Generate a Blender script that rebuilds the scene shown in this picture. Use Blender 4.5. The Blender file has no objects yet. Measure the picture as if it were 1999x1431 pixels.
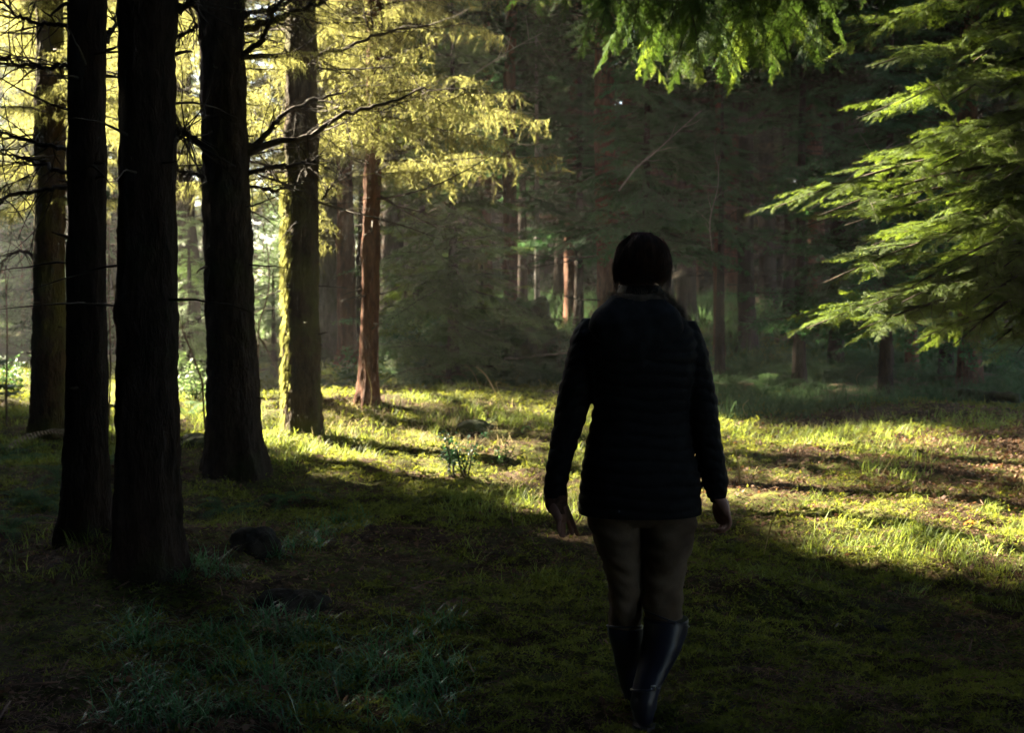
import bpy, math, random
import numpy as np
from mathutils import Vector, Matrix
PI = math.pi
R = math.radians
sc = bpy.context.scene
COL = sc.collection

# ------------------------------------------------------------------ camera
FPX = 2500.0            # focal length in photo pixels (photo 1999 x 1431)
PITCH = math.atan(155.5 / FPX)
CZ = 1.5
cam_d = bpy.data.cameras.new('camera'); cam = bpy.data.objects.new('camera', cam_d); COL.objects.link(cam)
cam.location = (0, 0, CZ); cam.rotation_euler = (PI / 2 - PITCH, 0, 0)
cam_d.sensor_width = 36; cam_d.lens = 36 * FPX / 1999.0
cam_d.clip_end = 3000; cam_d.clip_start = 0.05
cam_d.dof.use_dof = True; cam_d.dof.focus_distance = 5.2; cam_d.dof.aperture_fstop = 4.5
sc.camera = cam

# ------------------------------------------------------------------ sky, sun, exposure
SUN_EL = 32.0
SUN_AZ = -54.0          # degrees from the view direction (+Y), negative = left
w = bpy.data.worlds.new('World'); sc.world = w; w.use_nodes = True
nt = w.node_tree; bg = nt.nodes['Background']
sky = nt.nodes.new('ShaderNodeTexSky'); sky.sky_type = 'NISHITA'; sky.sun_disc = False
sky.sun_elevation = R(SUN_EL); sky.sun_rotation = R(SUN_AZ)
nt.links.new(sky.outputs['Color'], bg.inputs['Color']); bg.inputs['Strength'].default_value = 0.05
sd = bpy.data.lights.new('sun', 'SUN'); sun = bpy.data.objects.new('sun', sd); COL.objects.link(sun)
sd.energy = 5.0; sd.angle = R(0.6); sd.color = (1.0, 0.86, 0.62)
SDIR = Vector((math.sin(R(SUN_AZ)) * math.cos(R(SUN_EL)), math.cos(R(SUN_AZ)) * math.cos(R(SUN_EL)), math.sin(R(SUN_EL))))
sun.rotation_euler = SDIR.to_track_quat('Z', 'Y').to_euler()
vs = sc.view_settings; vs.view_transform = 'Standard'; vs.look = 'None'; vs.gamma = 1; vs.exposure = 4.45
sc.cycles.use_denoising = True
sc.cycles.max_bounces = 8; sc.cycles.diffuse_bounces = 3; sc.cycles.transmission_bounces = 4; sc.cycles.glossy_bounces = 2
sc.cycles.volume_bounces = 0; sc.cycles.transparent_max_bounces = 8
sc.cycles.sample_clamp_indirect = 4.0

# ------------------------------------------------------------------ helpers
def P(px, py, Y):
    """point of the world at depth Y (world y) behind photo pixel px,py"""
    c, s = math.cos(PITCH), math.sin(PITCH)
    dx = px - 999.5; du = 715.5 - py
    v = (dx, FPX * c + du * s, -FPX * s + du * c)
    k = Y / v[1]
    return np.array((v[0] * k, Y, CZ + v[2] * k))

_lat = np.random.default_rng(99).random((256, 256))
def vn(x, y, f, k=0):
    """smooth value noise 0..1"""
    x = np.asarray(x, float) * f + 17.3 * k + 500; y = np.asarray(y, float) * f + 9.1 * k + 500; a = .6 * x + .8 * y; y = -.8 * x + .6 * y + 900; x = a
    i = np.floor(x).astype(int); j = np.floor(y).astype(int); u = x - i; v = y - j; u = u * u * (3 - 2 * u); v = v * v * (3 - 2 * v)
    g = lambda p, q: _lat[p % 256, q % 256]
    return (g(i, j) * (1 - u) + g(i + 1, j) * u) * (1 - v) + (g(i, j + 1) * (1 - u) + g(i + 1, j + 1) * u) * v
def gh(x, y):
    x = np.asarray(x, float); y = np.asarray(y, float)
    h = 0.24 * np.exp(-((x + 2.0) / 2.3) ** 2 - ((y - 14.3) / 1.7) ** 2)
    h = h + 0.12 * np.exp(-((x - 0.3) / 2.0) ** 2 - ((y - 17.5) / 2.4) ** 2)
    h = h + 0.14 * np.exp(-((x + 2.6) / 0.9) ** 2 - ((y - 10.4) / 0.8) ** 2)
    h = h + 0.10 * np.exp(-((x + 2.0) / 0.7) ** 2 - ((y - 7.0) / 0.7) ** 2)
    h = h + 0.15 * np.exp(-((x - 5.0) / 1.5) ** 2 - ((y - 13.5) / 2.5) ** 2)
    n = .15 * (vn(x, y, .8, 1) - .5) + .055 * (vn(x, y, 2.1, 2) - .5) + .045 * (vn(x, y, 5.3, 3) - .5) + .035 * (vn(x, y, 12, 4) - .5)
    damp = 1 - 0.75 * np.exp(-((x - 0.45) / 0.8) ** 2 - ((y - 4.5) / 1.0) ** 2)
    sm = lambda t: np.clip(t, 0, 1) ** 2 * (3 - 2 * np.clip(t, 0, 1))
    h = h + 1.1 * sm((y - 18) / 13) * sm((x / np.maximum(y, 1) + .13) / .09)
    far = np.clip((y - 30) / 60.0, 0, 1) * 0.9
    return h + n * damp - far * 0.6

def G(px, py):
    """ground point seen at photo pixel"""
    z = 0.0
    c, s = math.cos(PITCH), math.sin(PITCH)
    dx = px - 999.5; du = 715.5 - py
    v = (dx, FPX * c + du * s, -FPX * s + du * c)
    for _ in range(30):
        k = (z - CZ) / v[2]
        z = 0.5 * z + 0.5 * float(gh(v[0] * k, v[1] * k))
    k = (z - CZ) / v[2]
    return np.array((v[0] * k, v[1] * k, z))

def mesh(name, V, F, mats, parent=None, smooth=False, mi=None, sm=None):
    """V (n,3), F (m,3|4) arrays; one mesh object"""
    V = np.asarray(V, np.float32); F = np.asarray(F, np.int32)
    me = bpy.data.meshes.new(name)
    n, m, k = len(V), len(F), F.shape[1]
    me.vertices.add(n); me.vertices.foreach_set('co', V.ravel())
    me.loops.add(m * k); me.loops.foreach_set('vertex_index', F.ravel())
    me.polygons.add(m); me.polygons.foreach_set('loop_start', np.arange(0, m * k, k, dtype=np.int32))
    if not isinstance(mats, (list, tuple)): mats = [mats]
    for x in mats: me.materials.append(x)
    if mi is not None: me.polygons.foreach_set('material_index', np.asarray(mi, np.int32))
    if sm is None: sm = np.full(m, bool(smooth))
    me.polygons.foreach_set('use_smooth', np.asarray(sm, bool))
    me.update(calc_edges=True); me.validate()
    o = bpy.data.objects.new(name, me); COL.objects.link(o)
    if parent is not None: o.parent = parent
    return o

class Acc:
    """collects triangles with a material index"""
    def __init__(s): s.V = []; s.F = []; s.M = []; s.n = 0; s.S = []
    def add(s, V, F, m=0, smooth=False):
        V = np.asarray(V, float).reshape(-1, 3); F = np.asarray(F, int)
        if len(F) == 0: return
        if F.shape[1] == 4: F = np.vstack([F[:, [0, 1, 2]], F[:, [0, 2, 3]]])
        s.V.append(V); s.F.append(F + s.n); s.M.append(np.full(len(F), m) if np.isscalar(m) else np.asarray(m)); s.n += len(V)
        s.S.append(np.full(len(F), smooth))
    def arr(s): return np.vstack(s.V), np.vstack(s.F), np.concatenate(s.M), np.concatenate(s.S)
    def build(s, name, mats, parent=None):
        V, F, M, S = s.arr(); return mesh(name, V, F, mats, parent, mi=M, sm=S)

def empty(name, loc=(0, 0, 0)):
    o = bpy.data.objects.new(name, None); COL.objects.link(o); o.location = loc; o.empty_display_size = .2
    return o
def tag(o, label=None, cat=None, group=None, kind=None):
    if label: o['label'] = label
    if cat: o['category'] = cat
    if group: o['group'] = group
    if kind: o['kind'] = kind
    return o

def tube(pts, rad, n=8, cap=True):
    pts = np.asarray(pts, float); m = len(pts); rad = np.broadcast_to(np.asarray(rad, float), (m,))
    t = np.gradient(pts, axis=0); t /= np.linalg.norm(t, axis=1)[:, None] + 1e-9
    a = np.array((0, 0, 1.)) if abs(t[0][2]) < .9 else np.array((1., 0, 0))
    V = []
    for i in range(m):
        b = np.cross(t[i], a); b /= np.linalg.norm(b) + 1e-9; a = np.cross(b, t[i])
        th = np.arange(n) * 2 * PI / n
        V.append(pts[i] + rad[i] * (np.cos(th)[:, None] * b + np.sin(th)[:, None] * a))
    V = np.vstack(V)
    i, j = np.meshgrid(np.arange(m - 1), np.arange(n), indexing='ij'); i = i.ravel(); j = j.ravel(); j2 = (j + 1) % n
    F = np.stack([i * n + j, i * n + j2, (i + 1) * n + j2, (i + 1) * n + j], 1)
    if cap:
        V = np.vstack([V, pts[0], pts[-1]]); c0 = m * n; c1 = c0 + 1; k = np.arange(n); k2 = (k + 1) % n
        F = np.vstack([F, np.stack([k2, k, np.full(n, c0), np.full(n, c0)], 1), np.stack([(m - 1) * n + k, (m - 1) * n + k2, np.full(n, c1), np.full(n, c1)], 1)])
        F3 = np.vstack([F[:-2 * n][:, [0, 1, 2]], F[:-2 * n][:, [0, 2, 3]], F[-2 * n:][:, [0, 1, 2]]])
        return V, F3
    return V, np.vstack([F[:, [0, 1, 2]], F[:, [0, 2, 3]]])

def smoothpts(pts, n):
    """catmull-rom resample of a polyline"""
    p = np.asarray(pts, float); p = np.vstack([2 * p[0] - p[1], p, 2 * p[-1] - p[-2]])
    out = []
    m = len(p) - 3
    for k in range(n):
        u = k / (n - 1) * m; i = min(int(u), m - 1); t = u - i
        a, b, c, d = p[i], p[i + 1], p[i + 2], p[i + 3]
        out.append(.5 * (2 * b + (c - a) * t + (2 * a - 5 * b + 4 * c - d) * t * t + (3 * b - a - 3 * c + d) * t ** 3))
    return np.array(out)

# ------------------------------------------------------------------ materials
def mat(name, c1, c2, scale=6.0, rough=.9, bump=.0, bscale=40, transl=0.0, spec=.3, tc=None, c3=None, island=False, contrast=(.35, .65), detail=5, coat=0, bdist=.02):
    m = bpy.data.materials.new(name); m.use_nodes = True; nt = m.node_tree; N = nt.nodes; Lk = nt.links
    b = N['Principled BSDF']; out = N['Material Output']
    b.inputs['Roughness'].default_value = rough; b.inputs['Specular IOR Level'].default_value = spec
    if coat: b.inputs['Coat Weight'].default_value = coat; b.inputs['Coat Roughness'].default_value = .25
    tcn = N.new('ShaderNodeTexCoord')
    no = N.new('ShaderNodeTexNoise'); no.inputs['Scale'].default_value = scale; no.inputs['Detail'].default_value = detail
    Lk.new(tcn.outputs['Object'], no.inputs['Vector'])
    rp = N.new('ShaderNodeValToRGB'); rp.color_ramp.elements[0].position = contrast[0]; rp.color_ramp.elements[1].position = contrast[1]
    rp.color_ramp.elements[0].color = (*c1, 1); rp.color_ramp.elements[1].color = (*c2, 1)
    if c3: e = rp.color_ramp.elements.new((contrast[0] + contrast[1]) / 2); e.color = (*c3, 1)
    fac = no.outputs['Fac']
    if island:
        g = N.new('ShaderNodeNewGeometry'); ad = N.new('ShaderNodeMath'); ad.operation = 'MULTIPLY_ADD'
        Lk.new(g.outputs['Random Per Island'], ad.inputs[0]); ad.inputs[1].default_value = .36
        sb = N.new('ShaderNodeMath'); sb.operation = 'SUBTRACT'; Lk.new(no.outputs['Fac'], sb.inputs[0]); sb.inputs[1].default_value = .18
        Lk.new(sb.outputs[0], ad.inputs[2]); fac = ad.outputs[0]
    Lk.new(fac, rp.inputs['Fac']); Lk.new(rp.outputs['Color'], b.inputs['Base Color'])
    if bump:
        n2 = N.new('ShaderNodeTexNoise'); n2.inputs['Scale'].default_value = bscale; n2.inputs['Detail'].default_value = 8; n2.inputs['Roughness'].default_value = .65
        Lk.new(tcn.outputs['Object'], n2.inputs['Vector'])
        bp = N.new('ShaderNodeBump'); bp.inputs['Strength'].default_value = bump; bp.inputs['Distance'].default_value = bdist
        Lk.new(n2.outputs['Fac'], bp.inputs['Height']); Lk.new(bp.outputs['Normal'], b.inputs['Normal'])
    if transl > 0:
        tr = N.new('ShaderNodeBsdfTranslucent'); mx = N.new('ShaderNodeMixShader'); mx.inputs['Fac'].default_value = transl
        if tc:
            mc = N.new('ShaderNodeMix'); mc.data_type = 'RGBA'; mc.inputs['Factor'].default_value = .6
            Lk.new(rp.outputs['Color'], mc.inputs[6]); mc.inputs[7].default_value = (*tc, 1); Lk.new(mc.outputs[2], tr.inputs['Color'])
        else: Lk.new(rp.outputs['Color'], tr.inputs['Color'])
        Lk.new(b.outputs[0], mx.inputs[1]); Lk.new(tr.outputs[0], mx.inputs[2]); Lk.new(mx.outputs[0], out.inputs['Surface'])
    return m

def bark_mat(name, c1, c2, moss=None, moss_amt=.55, side=(-1, 0, 0)):
    m = bpy.data.materials.new(name); m.use_nodes = True; nt = m.node_tree; N = nt.nodes; Lk = nt.links
    b = N['Principled BSDF']; b.inputs['Roughness'].default_value = .95; b.inputs['Specular IOR Level'].default_value = .15
    tc = N.new('ShaderNodeTexCoord'); mp = N.new('ShaderNodeMapping'); mp.inputs['Scale'].default_value = (1, 1, .28)
    Lk.new(tc.outputs['Object'], mp.inputs['Vector'])
    vo = N.new('ShaderNodeTexVoronoi'); vo.inputs['Scale'].default_value = 34; vo.feature = 'DISTANCE_TO_EDGE'
    no = N.new('ShaderNodeTexNoise'); no.inputs['Scale'].default_value = 16; no.inputs['Detail'].default_value = 9; no.inputs['Roughness'].default_value = .7
    mx = N.new('ShaderNodeMix'); mx.data_type = 'VECTOR'; mx.inputs['Factor'].default_value = .08
    Lk.new(mp.outputs[0], mx.inputs[4]); Lk.new(no.outputs['Color'], mx.inputs[5]); Lk.new(mx.outputs[1], vo.inputs['Vector'])
    Lk.new(mp.outputs[0], no.inputs['Vector'])
    rp = N.new('ShaderNodeValToRGB'); rp.color_ramp.elements[0].position = .35; rp.color_ramp.elements[1].position = .68
    rp.color_ramp.elements[0].color = (*c1, 1); rp.color_ramp.elements[1].color = (*c2, 1); Lk.new(no.outputs['Fac'], rp.inputs['Fac'])
    colr = rp.outputs['Color']
    if moss:
        n3 = N.new('ShaderNodeTexNoise'); n3.inputs['Scale'].default_value = 2.2; n3.inputs['Detail'].default_value = 8; Lk.new(tc.outputs['Object'], n3.inputs['Vector'])
        r3 = N.new('ShaderNodeValToRGB'); r3.color_ramp.elements[0].position = 1 - moss_amt - .08; r3.color_ramp.elements[1].position = 1 - moss_amt + .08
        Lk.new(n3.outputs['Fac'], r3.inputs['Fac'])
        mc = N.new('ShaderNodeMix'); mc.data_type = 'RGBA'; Lk.new(r3.outputs['Color'], mc.inputs['Factor']); Lk.new(colr, mc.inputs[6]); mc.inputs[7].default_value = (*moss, 1)
        colr = mc.outputs[2]
    Lk.new(colr, b.inputs['Base Color'])
    ms = N.new('ShaderNodeMath'); ms.operation = 'MULTIPLY_ADD'; Lk.new(vo.outputs['Distance'], ms.inputs[0]); ms.inputs[1].default_value = 1.6; Lk.new(no.outputs['Fac'], ms.inputs[2])
    bp = N.new('ShaderNodeBump'); bp.inputs['Strength'].default_value = .9; bp.inputs['Distance'].default_value = .03
    Lk.new(ms.outputs[0], bp.inputs['Height']); Lk.new(bp.outputs['Normal'], b.inputs['Normal'])
    return m

M_bark = bark_mat('bark', (.018, .012, .009), (.075, .052, .038), (.035, .040, .014), .38)
M_bark_dk = bark_mat('bark dark', (.016, .011, .009), (.06, .040, .030), (.035, .040, .015), .36)
M_bark_moss = bark_mat('bark mossy', (.03, .02, .012), (.09, .06, .035), (.085, .085, .025), .45)
M_bark_red = bark_mat('bark red', (.045, .020, .012), (.19, .085, .05))
M_bark_grey = bark_mat('bark grey', (.07, .06, .05), (.17, .15, .13), (.06, .07, .03), .4)
M_birch = bark_mat('bark birch', (.10, .09, .085), (.55, .52, .5))
M_dead = mat('dead wood', (.05, .035, .025), (.13, .10, .075), 9, island=False)
M_pale = mat('pale dead wood', (.16, .15, .13), (.32, .30, .26), 14)
M_twig = mat('twig', (.018, .013, .009), (.06, .045, .03), 9)
M_hem = mat('hemlock needles', (.035, .070, .012), (.095, .155, .024), 1.6, rough=.6, transl=.5, tc=(.26, .36, .03), island=True, spec=.3)
M_hemdk = mat('dark hemlock needles', (.018, .075, .028), (.045, .155, .055), 1.2, rough=.6, transl=.4, tc=(.10, .24, .05), island=True)
M_hemshade = mat('overhead hemlock needles', (.014, .050, .016), (.035, .11, .03), 1.2, rough=.65, transl=.42, tc=(.13, .21, .02), island=True, spec=.2)  # shade on the overhead boughs put into a darker needle colour
M_spr = mat('spruce needles', (.014, .034, .012), (.04, .080, .026), 1.0, rough=.6, transl=.35, tc=(.09, .14, .03), island=True)
M_mossy = mat('moss on twigs', (.085, .085, .025), (.24, .23, .07), 3.0, rough=.9, transl=.5, tc=(.38, .385, .12), island=True)
M_brown = mat('dead brown needles', (.045, .028, .017), (.13, .085, .05), 2.0, rough=.9, transl=.3, island=True)
M_leafg = mat('shrub leaves', (.024, .07, .020), (.07, .15, .045), 2.0, rough=.6, transl=.3, tc=(.12, .26, .06), island=True, spec=.25)
M_leafdk = mat('dark glossy leaves', (.012, .05, .022), (.035, .10, .045), 2.0, rough=.55, transl=.25, tc=(.06, .2, .06), island=True, spec=.25)
M_leafy = mat('pale green leaves', (.06, .11, .035), (.14, .22, .08), 2.0, rough=.5, transl=.4, tc=(.25, .38, .12), island=True)
M_fern = mat('fern', (.018, .05, .018), (.055, .11, .04), 3.0, rough=.85, spec=.15, transl=.4, tc=(.16, .28, .1), island=True)
M_fernd = mat('dead bracken', (.12, .085, .05), (.26, .20, .13), 3.0, rough=.9, transl=.3, island=True)
M_moss = mat('moss', (.055, .075, .012), (.17, .19, .03), 1.6, rough=.95, transl=.42, tc=(.34, .36, .03), island=True, c3=(.10, .125, .02))
M_grass = mat('grass', (.07, .12, .02), (.19, .25, .055), 1.3, rough=.6, transl=.5, tc=(.36, .44, .06), island=True, spec=.4)
M_straw = mat('straw', (.20, .16, .08), (.38, .32, .17), 3, rough=.8, transl=.4, tc=(.5, .42, .2), island=True)
M_sedge = mat('sedge', (.02, .09, .028), (.07, .21, .07), 2, rough=.35, transl=.3, tc=(.10, .30, .06), island=True, spec=.5)
M_litter = mat('dead leaves', (.045, .022, .013), (.17, .10, .06), 8, rough=.8, transl=.2, tc=(.25, .12, .05), island=True)
M_orange = mat('orange leaf', (.30, .09, .02), (.45, .16, .04), 20, rough=.8, transl=.4, tc=(.6, .2, .04))
M_stump = mat('rotten wood', (.008, .007, .006), (.035, .028, .02), 12, bump=.8, bscale=30, bdist=.03)
M_stumpm = mat('mossy stump', (.012, .014, .007), (.06, .08, .022), 5, bump=.8, bscale=30, bdist=.03)

# ground: moss, needle litter and bare earth in patches of their own
def ground_mat():
    m = bpy.data.materials.new('forest floor'); m.use_nodes = True; nt = m.node_tree; N = nt.nodes; Lk = nt.links
    b = N['Principled BSDF']; b.inputs['Roughness'].default_value = .98; b.inputs['Specular IOR Level'].default_value = .1
    tc = N.new('ShaderNodeTexCoord')
    def noise(s, d=6, r=.6):
        n = N.new('ShaderNodeTexNoise'); n.inputs['Scale'].default_value = s; n.inputs['Detail'].default_value = d; n.inputs['Roughness'].default_value = r
        Lk.new(tc.outputs['Object'], n.inputs['Vector']); return n.outputs['Fac']
    def ramp(f, a, b_, c1, c2):
        r = N.new('ShaderNodeValToRGB'); r.color_ramp.elements[0].position = a; r.color_ramp.elements[1].position = b_
        r.color_ramp.elements[0].color = (*c1, 1); r.color_ramp.elements[1].color = (*c2, 1); Lk.new(f, r.inputs['Fac']); return r.outputs['Color']
    def mixc(f, a, b_):
        x = N.new('ShaderNodeMix'); x.data_type = 'RGBA'; Lk.new(f, x.inputs['Factor']); Lk.new(a, x.inputs[6]); Lk.new(b_, x.inputs[7]); return x.outputs[2]
    moss = ramp(noise(9, 8), .35, .68, (.035, .048, .010), (.12, .14, .026))
    soil = ramp(noise(26, 8), .35, .7, (.016, .010, .006), (.085, .052, .030))
    patch = ramp(noise(.9, 9, .7), .46, .56, (0, 0, 0), (1, 1, 1))
    fine = ramp(noise(45, 4), .40, .52, (.0, .0, .0), (1, 1, 1))
    c = mixc(patch, moss, soil)
    c2 = mixc(fine, soil, c)
    Lk.new(c2, b.inputs['Base Color'])
    bp = N.new('ShaderNodeBump'); bp.inputs['Strength'].default_value = 1; bp.inputs['Distance'].default_value = .05
    ad = N.new('ShaderNodeMath'); ad.operation = 'MULTIPLY_ADD'; Lk.new(noise(60, 8, .7), ad.inputs[0]); ad.inputs[1].default_value = .6; Lk.new(noise(14, 6), ad.inputs[2])
    Lk.new(ad.outputs[0], bp.inputs['Height']); Lk.new(bp.outputs['Normal'], b.inputs['Normal'])
    return m
M_ground = ground_mat()

# ------------------------------------------------------------------ ground sheet
def axis(core0, core1, step, lo, hi, g=1.18):
    a = list(np.arange(core0, core1 + 1e-6, step)); s = step; x = core1
    while x < hi: s = min(s * g, 40); x += s; a.append(x)
    s = step; x = core0; pre = []
    while x > lo: s = min(s * g, 40); x -= s; pre.append(x)
    return np.array(pre[::-1] + a)
xs = axis(-5.5, 6.5, .05, -500, 500); ys = axis(3.0, 17.0, .05, -120, 900)
XX, YY = np.meshgrid(xs, ys)
rg = np.random.default_rng(1)
ZZ = gh(XX, YY) + rg.normal(0, .006, XX.shape) * (np.abs(YY - 9) < 9)
nx, ny = len(xs), len(ys)
i, j = np.meshgrid(np.arange(ny - 1), np.arange(nx - 1), indexing='ij'); i = i.ravel(); j = j.ravel()
gF = np.stack([i * nx + j, i * nx + j + 1, (i + 1) * nx + j + 1, (i + 1) * nx + j], 1)
g_ = mesh('ground', np.stack([XX.ravel(), YY.ravel(), ZZ.ravel()], 1), gF, M_ground, smooth=True); tag(g_, kind='structure')
g_['label'] = 'mossy forest floor with needle litter'

# ------------------------------------------------------------------ foliage templates
def needles(A, segs, rng, sp, ln, wd, m=0, ang=60, jit=.25):
    """short pointed leaves along both sides of each segment (p0,p1,normal)"""
    p0 = np.array([s[0] for s in segs]); p1 = np.array([s[1] for s in segs]); nn = np.array([s[2] for s in segs])
    L = np.linalg.norm(p1 - p0, axis=1); k = np.maximum(1, (L / sp).astype(int))
    idx = np.repeat(np.arange(len(segs)), k)
    off = np.concatenate([(np.arange(q) + rng.random()) / q for q in k])
    p = p0[idx] + (p1 - p0)[idx] * off[:, None]
    d = (p1 - p0)[idx] / (L[idx][:, None] + 1e-9)
    side = np.cross(d, nn[idx]); side /= np.linalg.norm(side, axis=1)[:, None] + 1e-9
    for sg in (-1, 1):
        a = R(ang) + rng.normal(0, .2, len(p))
        nd = d * np.cos(a)[:, None] + sg * side * np.sin(a)[:, None] + rng.normal(0, jit, (len(p), 3))
        nd /= np.linalg.norm(nd, axis=1)[:, None]
        l = ln * rng.uniform(.7, 1.25, len(p))
        q = p + rng.normal(0, sp * .3, p.shape)
        V = np.stack([q - d * wd / 2, q + d * wd / 2, q + nd * l[:, None]], 1).reshape(-1, 3)
        A.add(V, np.arange(len(V)).reshape(-1, 3), m)

def ribbons(A, segs, widths, m=1):
    p0 = np.array([s[0] for s in segs]); p1 = np.array([s[1] for s in segs]); nn = np.array([s[2] for s in segs])
    wd = np.asarray(widths)[:, None]
    d = p1 - p0; side = np.cross(d, nn); side /= np.linalg.norm(side, axis=1)[:, None] + 1e-9
    n2 = np.cross(side, d); n2 /= np.linalg.norm(n2, axis=1)[:, None] + 1e-9
    for s_ in (side, n2):
        V = np.stack([p0 - s_ * wd / 2, p0 + s_ * wd / 2, p1 + s_ * wd * .3, p1 - s_ * wd * .3], 1).reshape(-1, 3)
        A.add(V, np.arange(len(V)).reshape(-1, 4), m)

def rot(v, ax, a):
    ax = ax / (np.linalg.norm(ax) + 1e-9)
    return v * math.cos(a) + np.cross(ax, v) * math.sin(a) + ax * np.dot(ax, v) * (1 - math.cos(a))

def line_segs(p, d, L, n, rng, wob, grav, nrm):
    out = []; d = d / np.linalg.norm(d)
    for k in range(n):
        q = p + d * L / n; out.append((p, q, nrm)); p = q
        d = d + rng.normal(0, wob, 3) + np.array((0, 0, -grav)); d /= np.linalg.norm(d)
    return out

def tmpl_flat(seed, L=1.0, nb=22, sub=7, sp=.007, ln=.016, wd=.0045, droop=.25, levels=2, jit=.22, hang=.12):
    """flat drooping hemlock spray along +X"""
    rng = np.random.default_rng(seed); A = Acc(); up = np.array((0, 0, 1.))
    ax = line_segs(np.zeros(3), np.array((1, 0, .15)), L, nb, rng, .03, droop / nb, up)
    rib = []; rw = []; nd = []
    for k, s in enumerate(ax):
        t = (k + .5) / nb; rib.append(s); rw.append(.016 * L * (1 - t) + .003)
        if t > .75: nd.append(s)
        d = s[1] - s[0]
        for sg in (-1, 1):
            l = .42 * L * (1 - t) ** .75 * min(1, t * 5 + .25) * rng.uniform(.35, 1.25)
            if l < .02 or (levels > 1 and rng.random() < .22): continue
            dd = rot(d, up, sg * R(rng.uniform(28, 68))) / np.linalg.norm(d)
            dd = dd + up * (-hang * rng.uniform(-1.0, 4.0))
            n1 = max(3, int(sub * l / (.42 * L) + 2))
            br = line_segs(s[0], dd, l, n1, rng, .05, .05, up)
            for q, b in enumerate(br):
                rib.append(b); rw.append(.004 * (1 - q / n1) + .0015); nd.append(b)
                if levels > 1:
                    for sg2 in (-1, 1):
                        l2 = .42 * l * (1 - q / n1) ** .7 * rng.uniform(.6, 1.2)
                        if l2 < .012: continue
                        d2 = rot((b[1] - b[0]) / np.linalg.norm(b[1] - b[0]), up, sg2 * R(rng.uniform(38, 58))) - up * rng.uniform(0, .25)
                        tw = line_segs(b[0], d2, l2, 2, rng, .08, .08, up)
                        for x in tw: nd.append(x)
                        rib.append((tw[0][0], tw[-1][1], up)); rw.append(.0015)
    needles(A, nd, rng, sp, ln, wd, 0, 58, jit); ribbons(A, rib, rw, 1)
    return A.arr()

def tmpl_mossy(seed, L=2.0, nb=26, ml=.058, mw=.010, dens=.012, droop=.1):
    """spruce bough clothed in moss: wiry twigs with hanging tufts"""
    rng = np.random.default_rng(seed); A = Acc(); up = np.array((0, 0, 1.))
    ax = line_segs(np.zeros(3), np.array((1, 0, .1)), L, nb, rng, .07, droop / nb, up)
    rib = []; rw = []; tw = []
    for k, s in enumerate(ax):
        t = (k + .5) / nb; rib.append(s); rw.append(.022 * (1 - t) + .005); tw.append(s)
        d = (s[1] - s[0]); d /= np.linalg.norm(d)
        for sg in (-1, 1):
            if rng.random() < .12: continue
            l = .36 * L * (1 - t) ** .6 * min(1, t * 3 + .2) * rng.uniform(.4, 1.2)
            dd = rot(d, up, sg * R(rng.uniform(35, 75))) + up * rng.uniform(-.7, .15)
            n1 = max(3, int(l / .10))
            br = line_segs(s[0], dd, l, n1, rng, .12, .12, up)
            for q, b in enumerate(br):
                rib.append(b); rw.append(.006 * (1 - q / n1) + .002); tw.append(b)
                if rng.random() < .6:
                    d2 = rng.normal(0, .5, 3) + np.array((0, 0, -.9)) + (b[1] - b[0]) / np.linalg.norm(b[1] - b[0]) * .6
                    x = line_segs(b[0], d2, rng.uniform(.06, .22), 3, rng, .12, .15, up)
                    for y in x: tw.append(y); rib.append(y); rw.append(.002)
    # tufts: ragged hanging slivers
    p0 = np.array([s[0] for s in tw]); p1 = np.array([s[1] for s in tw]); Ls = np.linalg.norm(p1 - p0, axis=1)
    k = rng.poisson(Ls / dens); idx = np.repeat(np.arange(len(tw)), k)
    p = p0[idx] + (p1 - p0)[idx] * rng.random(len(idx))[:, None]
    dr = rng.normal(0, .55, p.shape) + np.array((0, 0, -.7)); dr /= np.linalg.norm(dr, axis=1)[:, None]
    l = ml * rng.gamma(2.2, .45, len(p)); wv = rng.normal(0, 1, p.shape); wv /= np.linalg.norm(wv, axis=1)[:, None]
    ww = mw * rng.uniform(.4, 1.3, len(p))
    V = np.stack([p - wv * ww[:, None] / 2, p + wv * ww[:, None] / 2, p + dr * l[:, None]], 1).reshape(-1, 3)
    A.add(V, np.arange(len(V)).reshape(-1, 3), 0); ribbons(A, rib, rw, 1)
    return A.arr()

def place(A, T, M, t, s=1.0, m0=0):
    V, F, MI, S = T
    A.add((V * s) @ M.T + t, F, MI + m0)

def basis(yaw, pitch, roll=0.0):
    cy, sy, cp, sp = math.cos(yaw), math.sin(yaw), math.cos(pitch), math.sin(pitch)
    Rz = np.array([[cy, -sy, 0], [sy, cy, 0], [0, 0, 1]]); Ry = np.array([[cp, 0, -sp], [0, 1, 0], [sp, 0, cp]])
    cr, sr = math.cos(roll), math.sin(roll); Rx = np.array([[1, 0, 0], [0, cr, -sr], [0, sr, cr]])
    return Rz @ Ry @ Rx

T_hem = [tmpl_flat(10 + k, nb=18, sp=.009, ln=.018, wd=.0055, jit=.35) for k in range(5)]                                                    # near, fine needles
T_hemm = [tmpl_flat(30 + k, nb=16, sub=5, sp=.014, ln=.028, wd=.010) for k in range(3)]          # middle distance
T_far = [tmpl_flat(50 + k, L=1, nb=11, sub=4, sp=.03, ln=.045, wd=.022, levels=1, hang=.35, droop=.5, jit=.4) for k in range(3)]
T_dense = [tmpl_flat(60 + k, L=1, nb=10, sub=3, sp=.035, ln=.085, wd=.055, levels=1, hang=.35, droop=.5, jit=.45) for k in range(2)]
T_mos = [tmpl_mossy(70 + k) for k in range(4)]
T_mosf = [tmpl_mossy(80 + k, nb=18, ml=.085, mw=.017, dens=.018) for k in range(3)]

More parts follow.
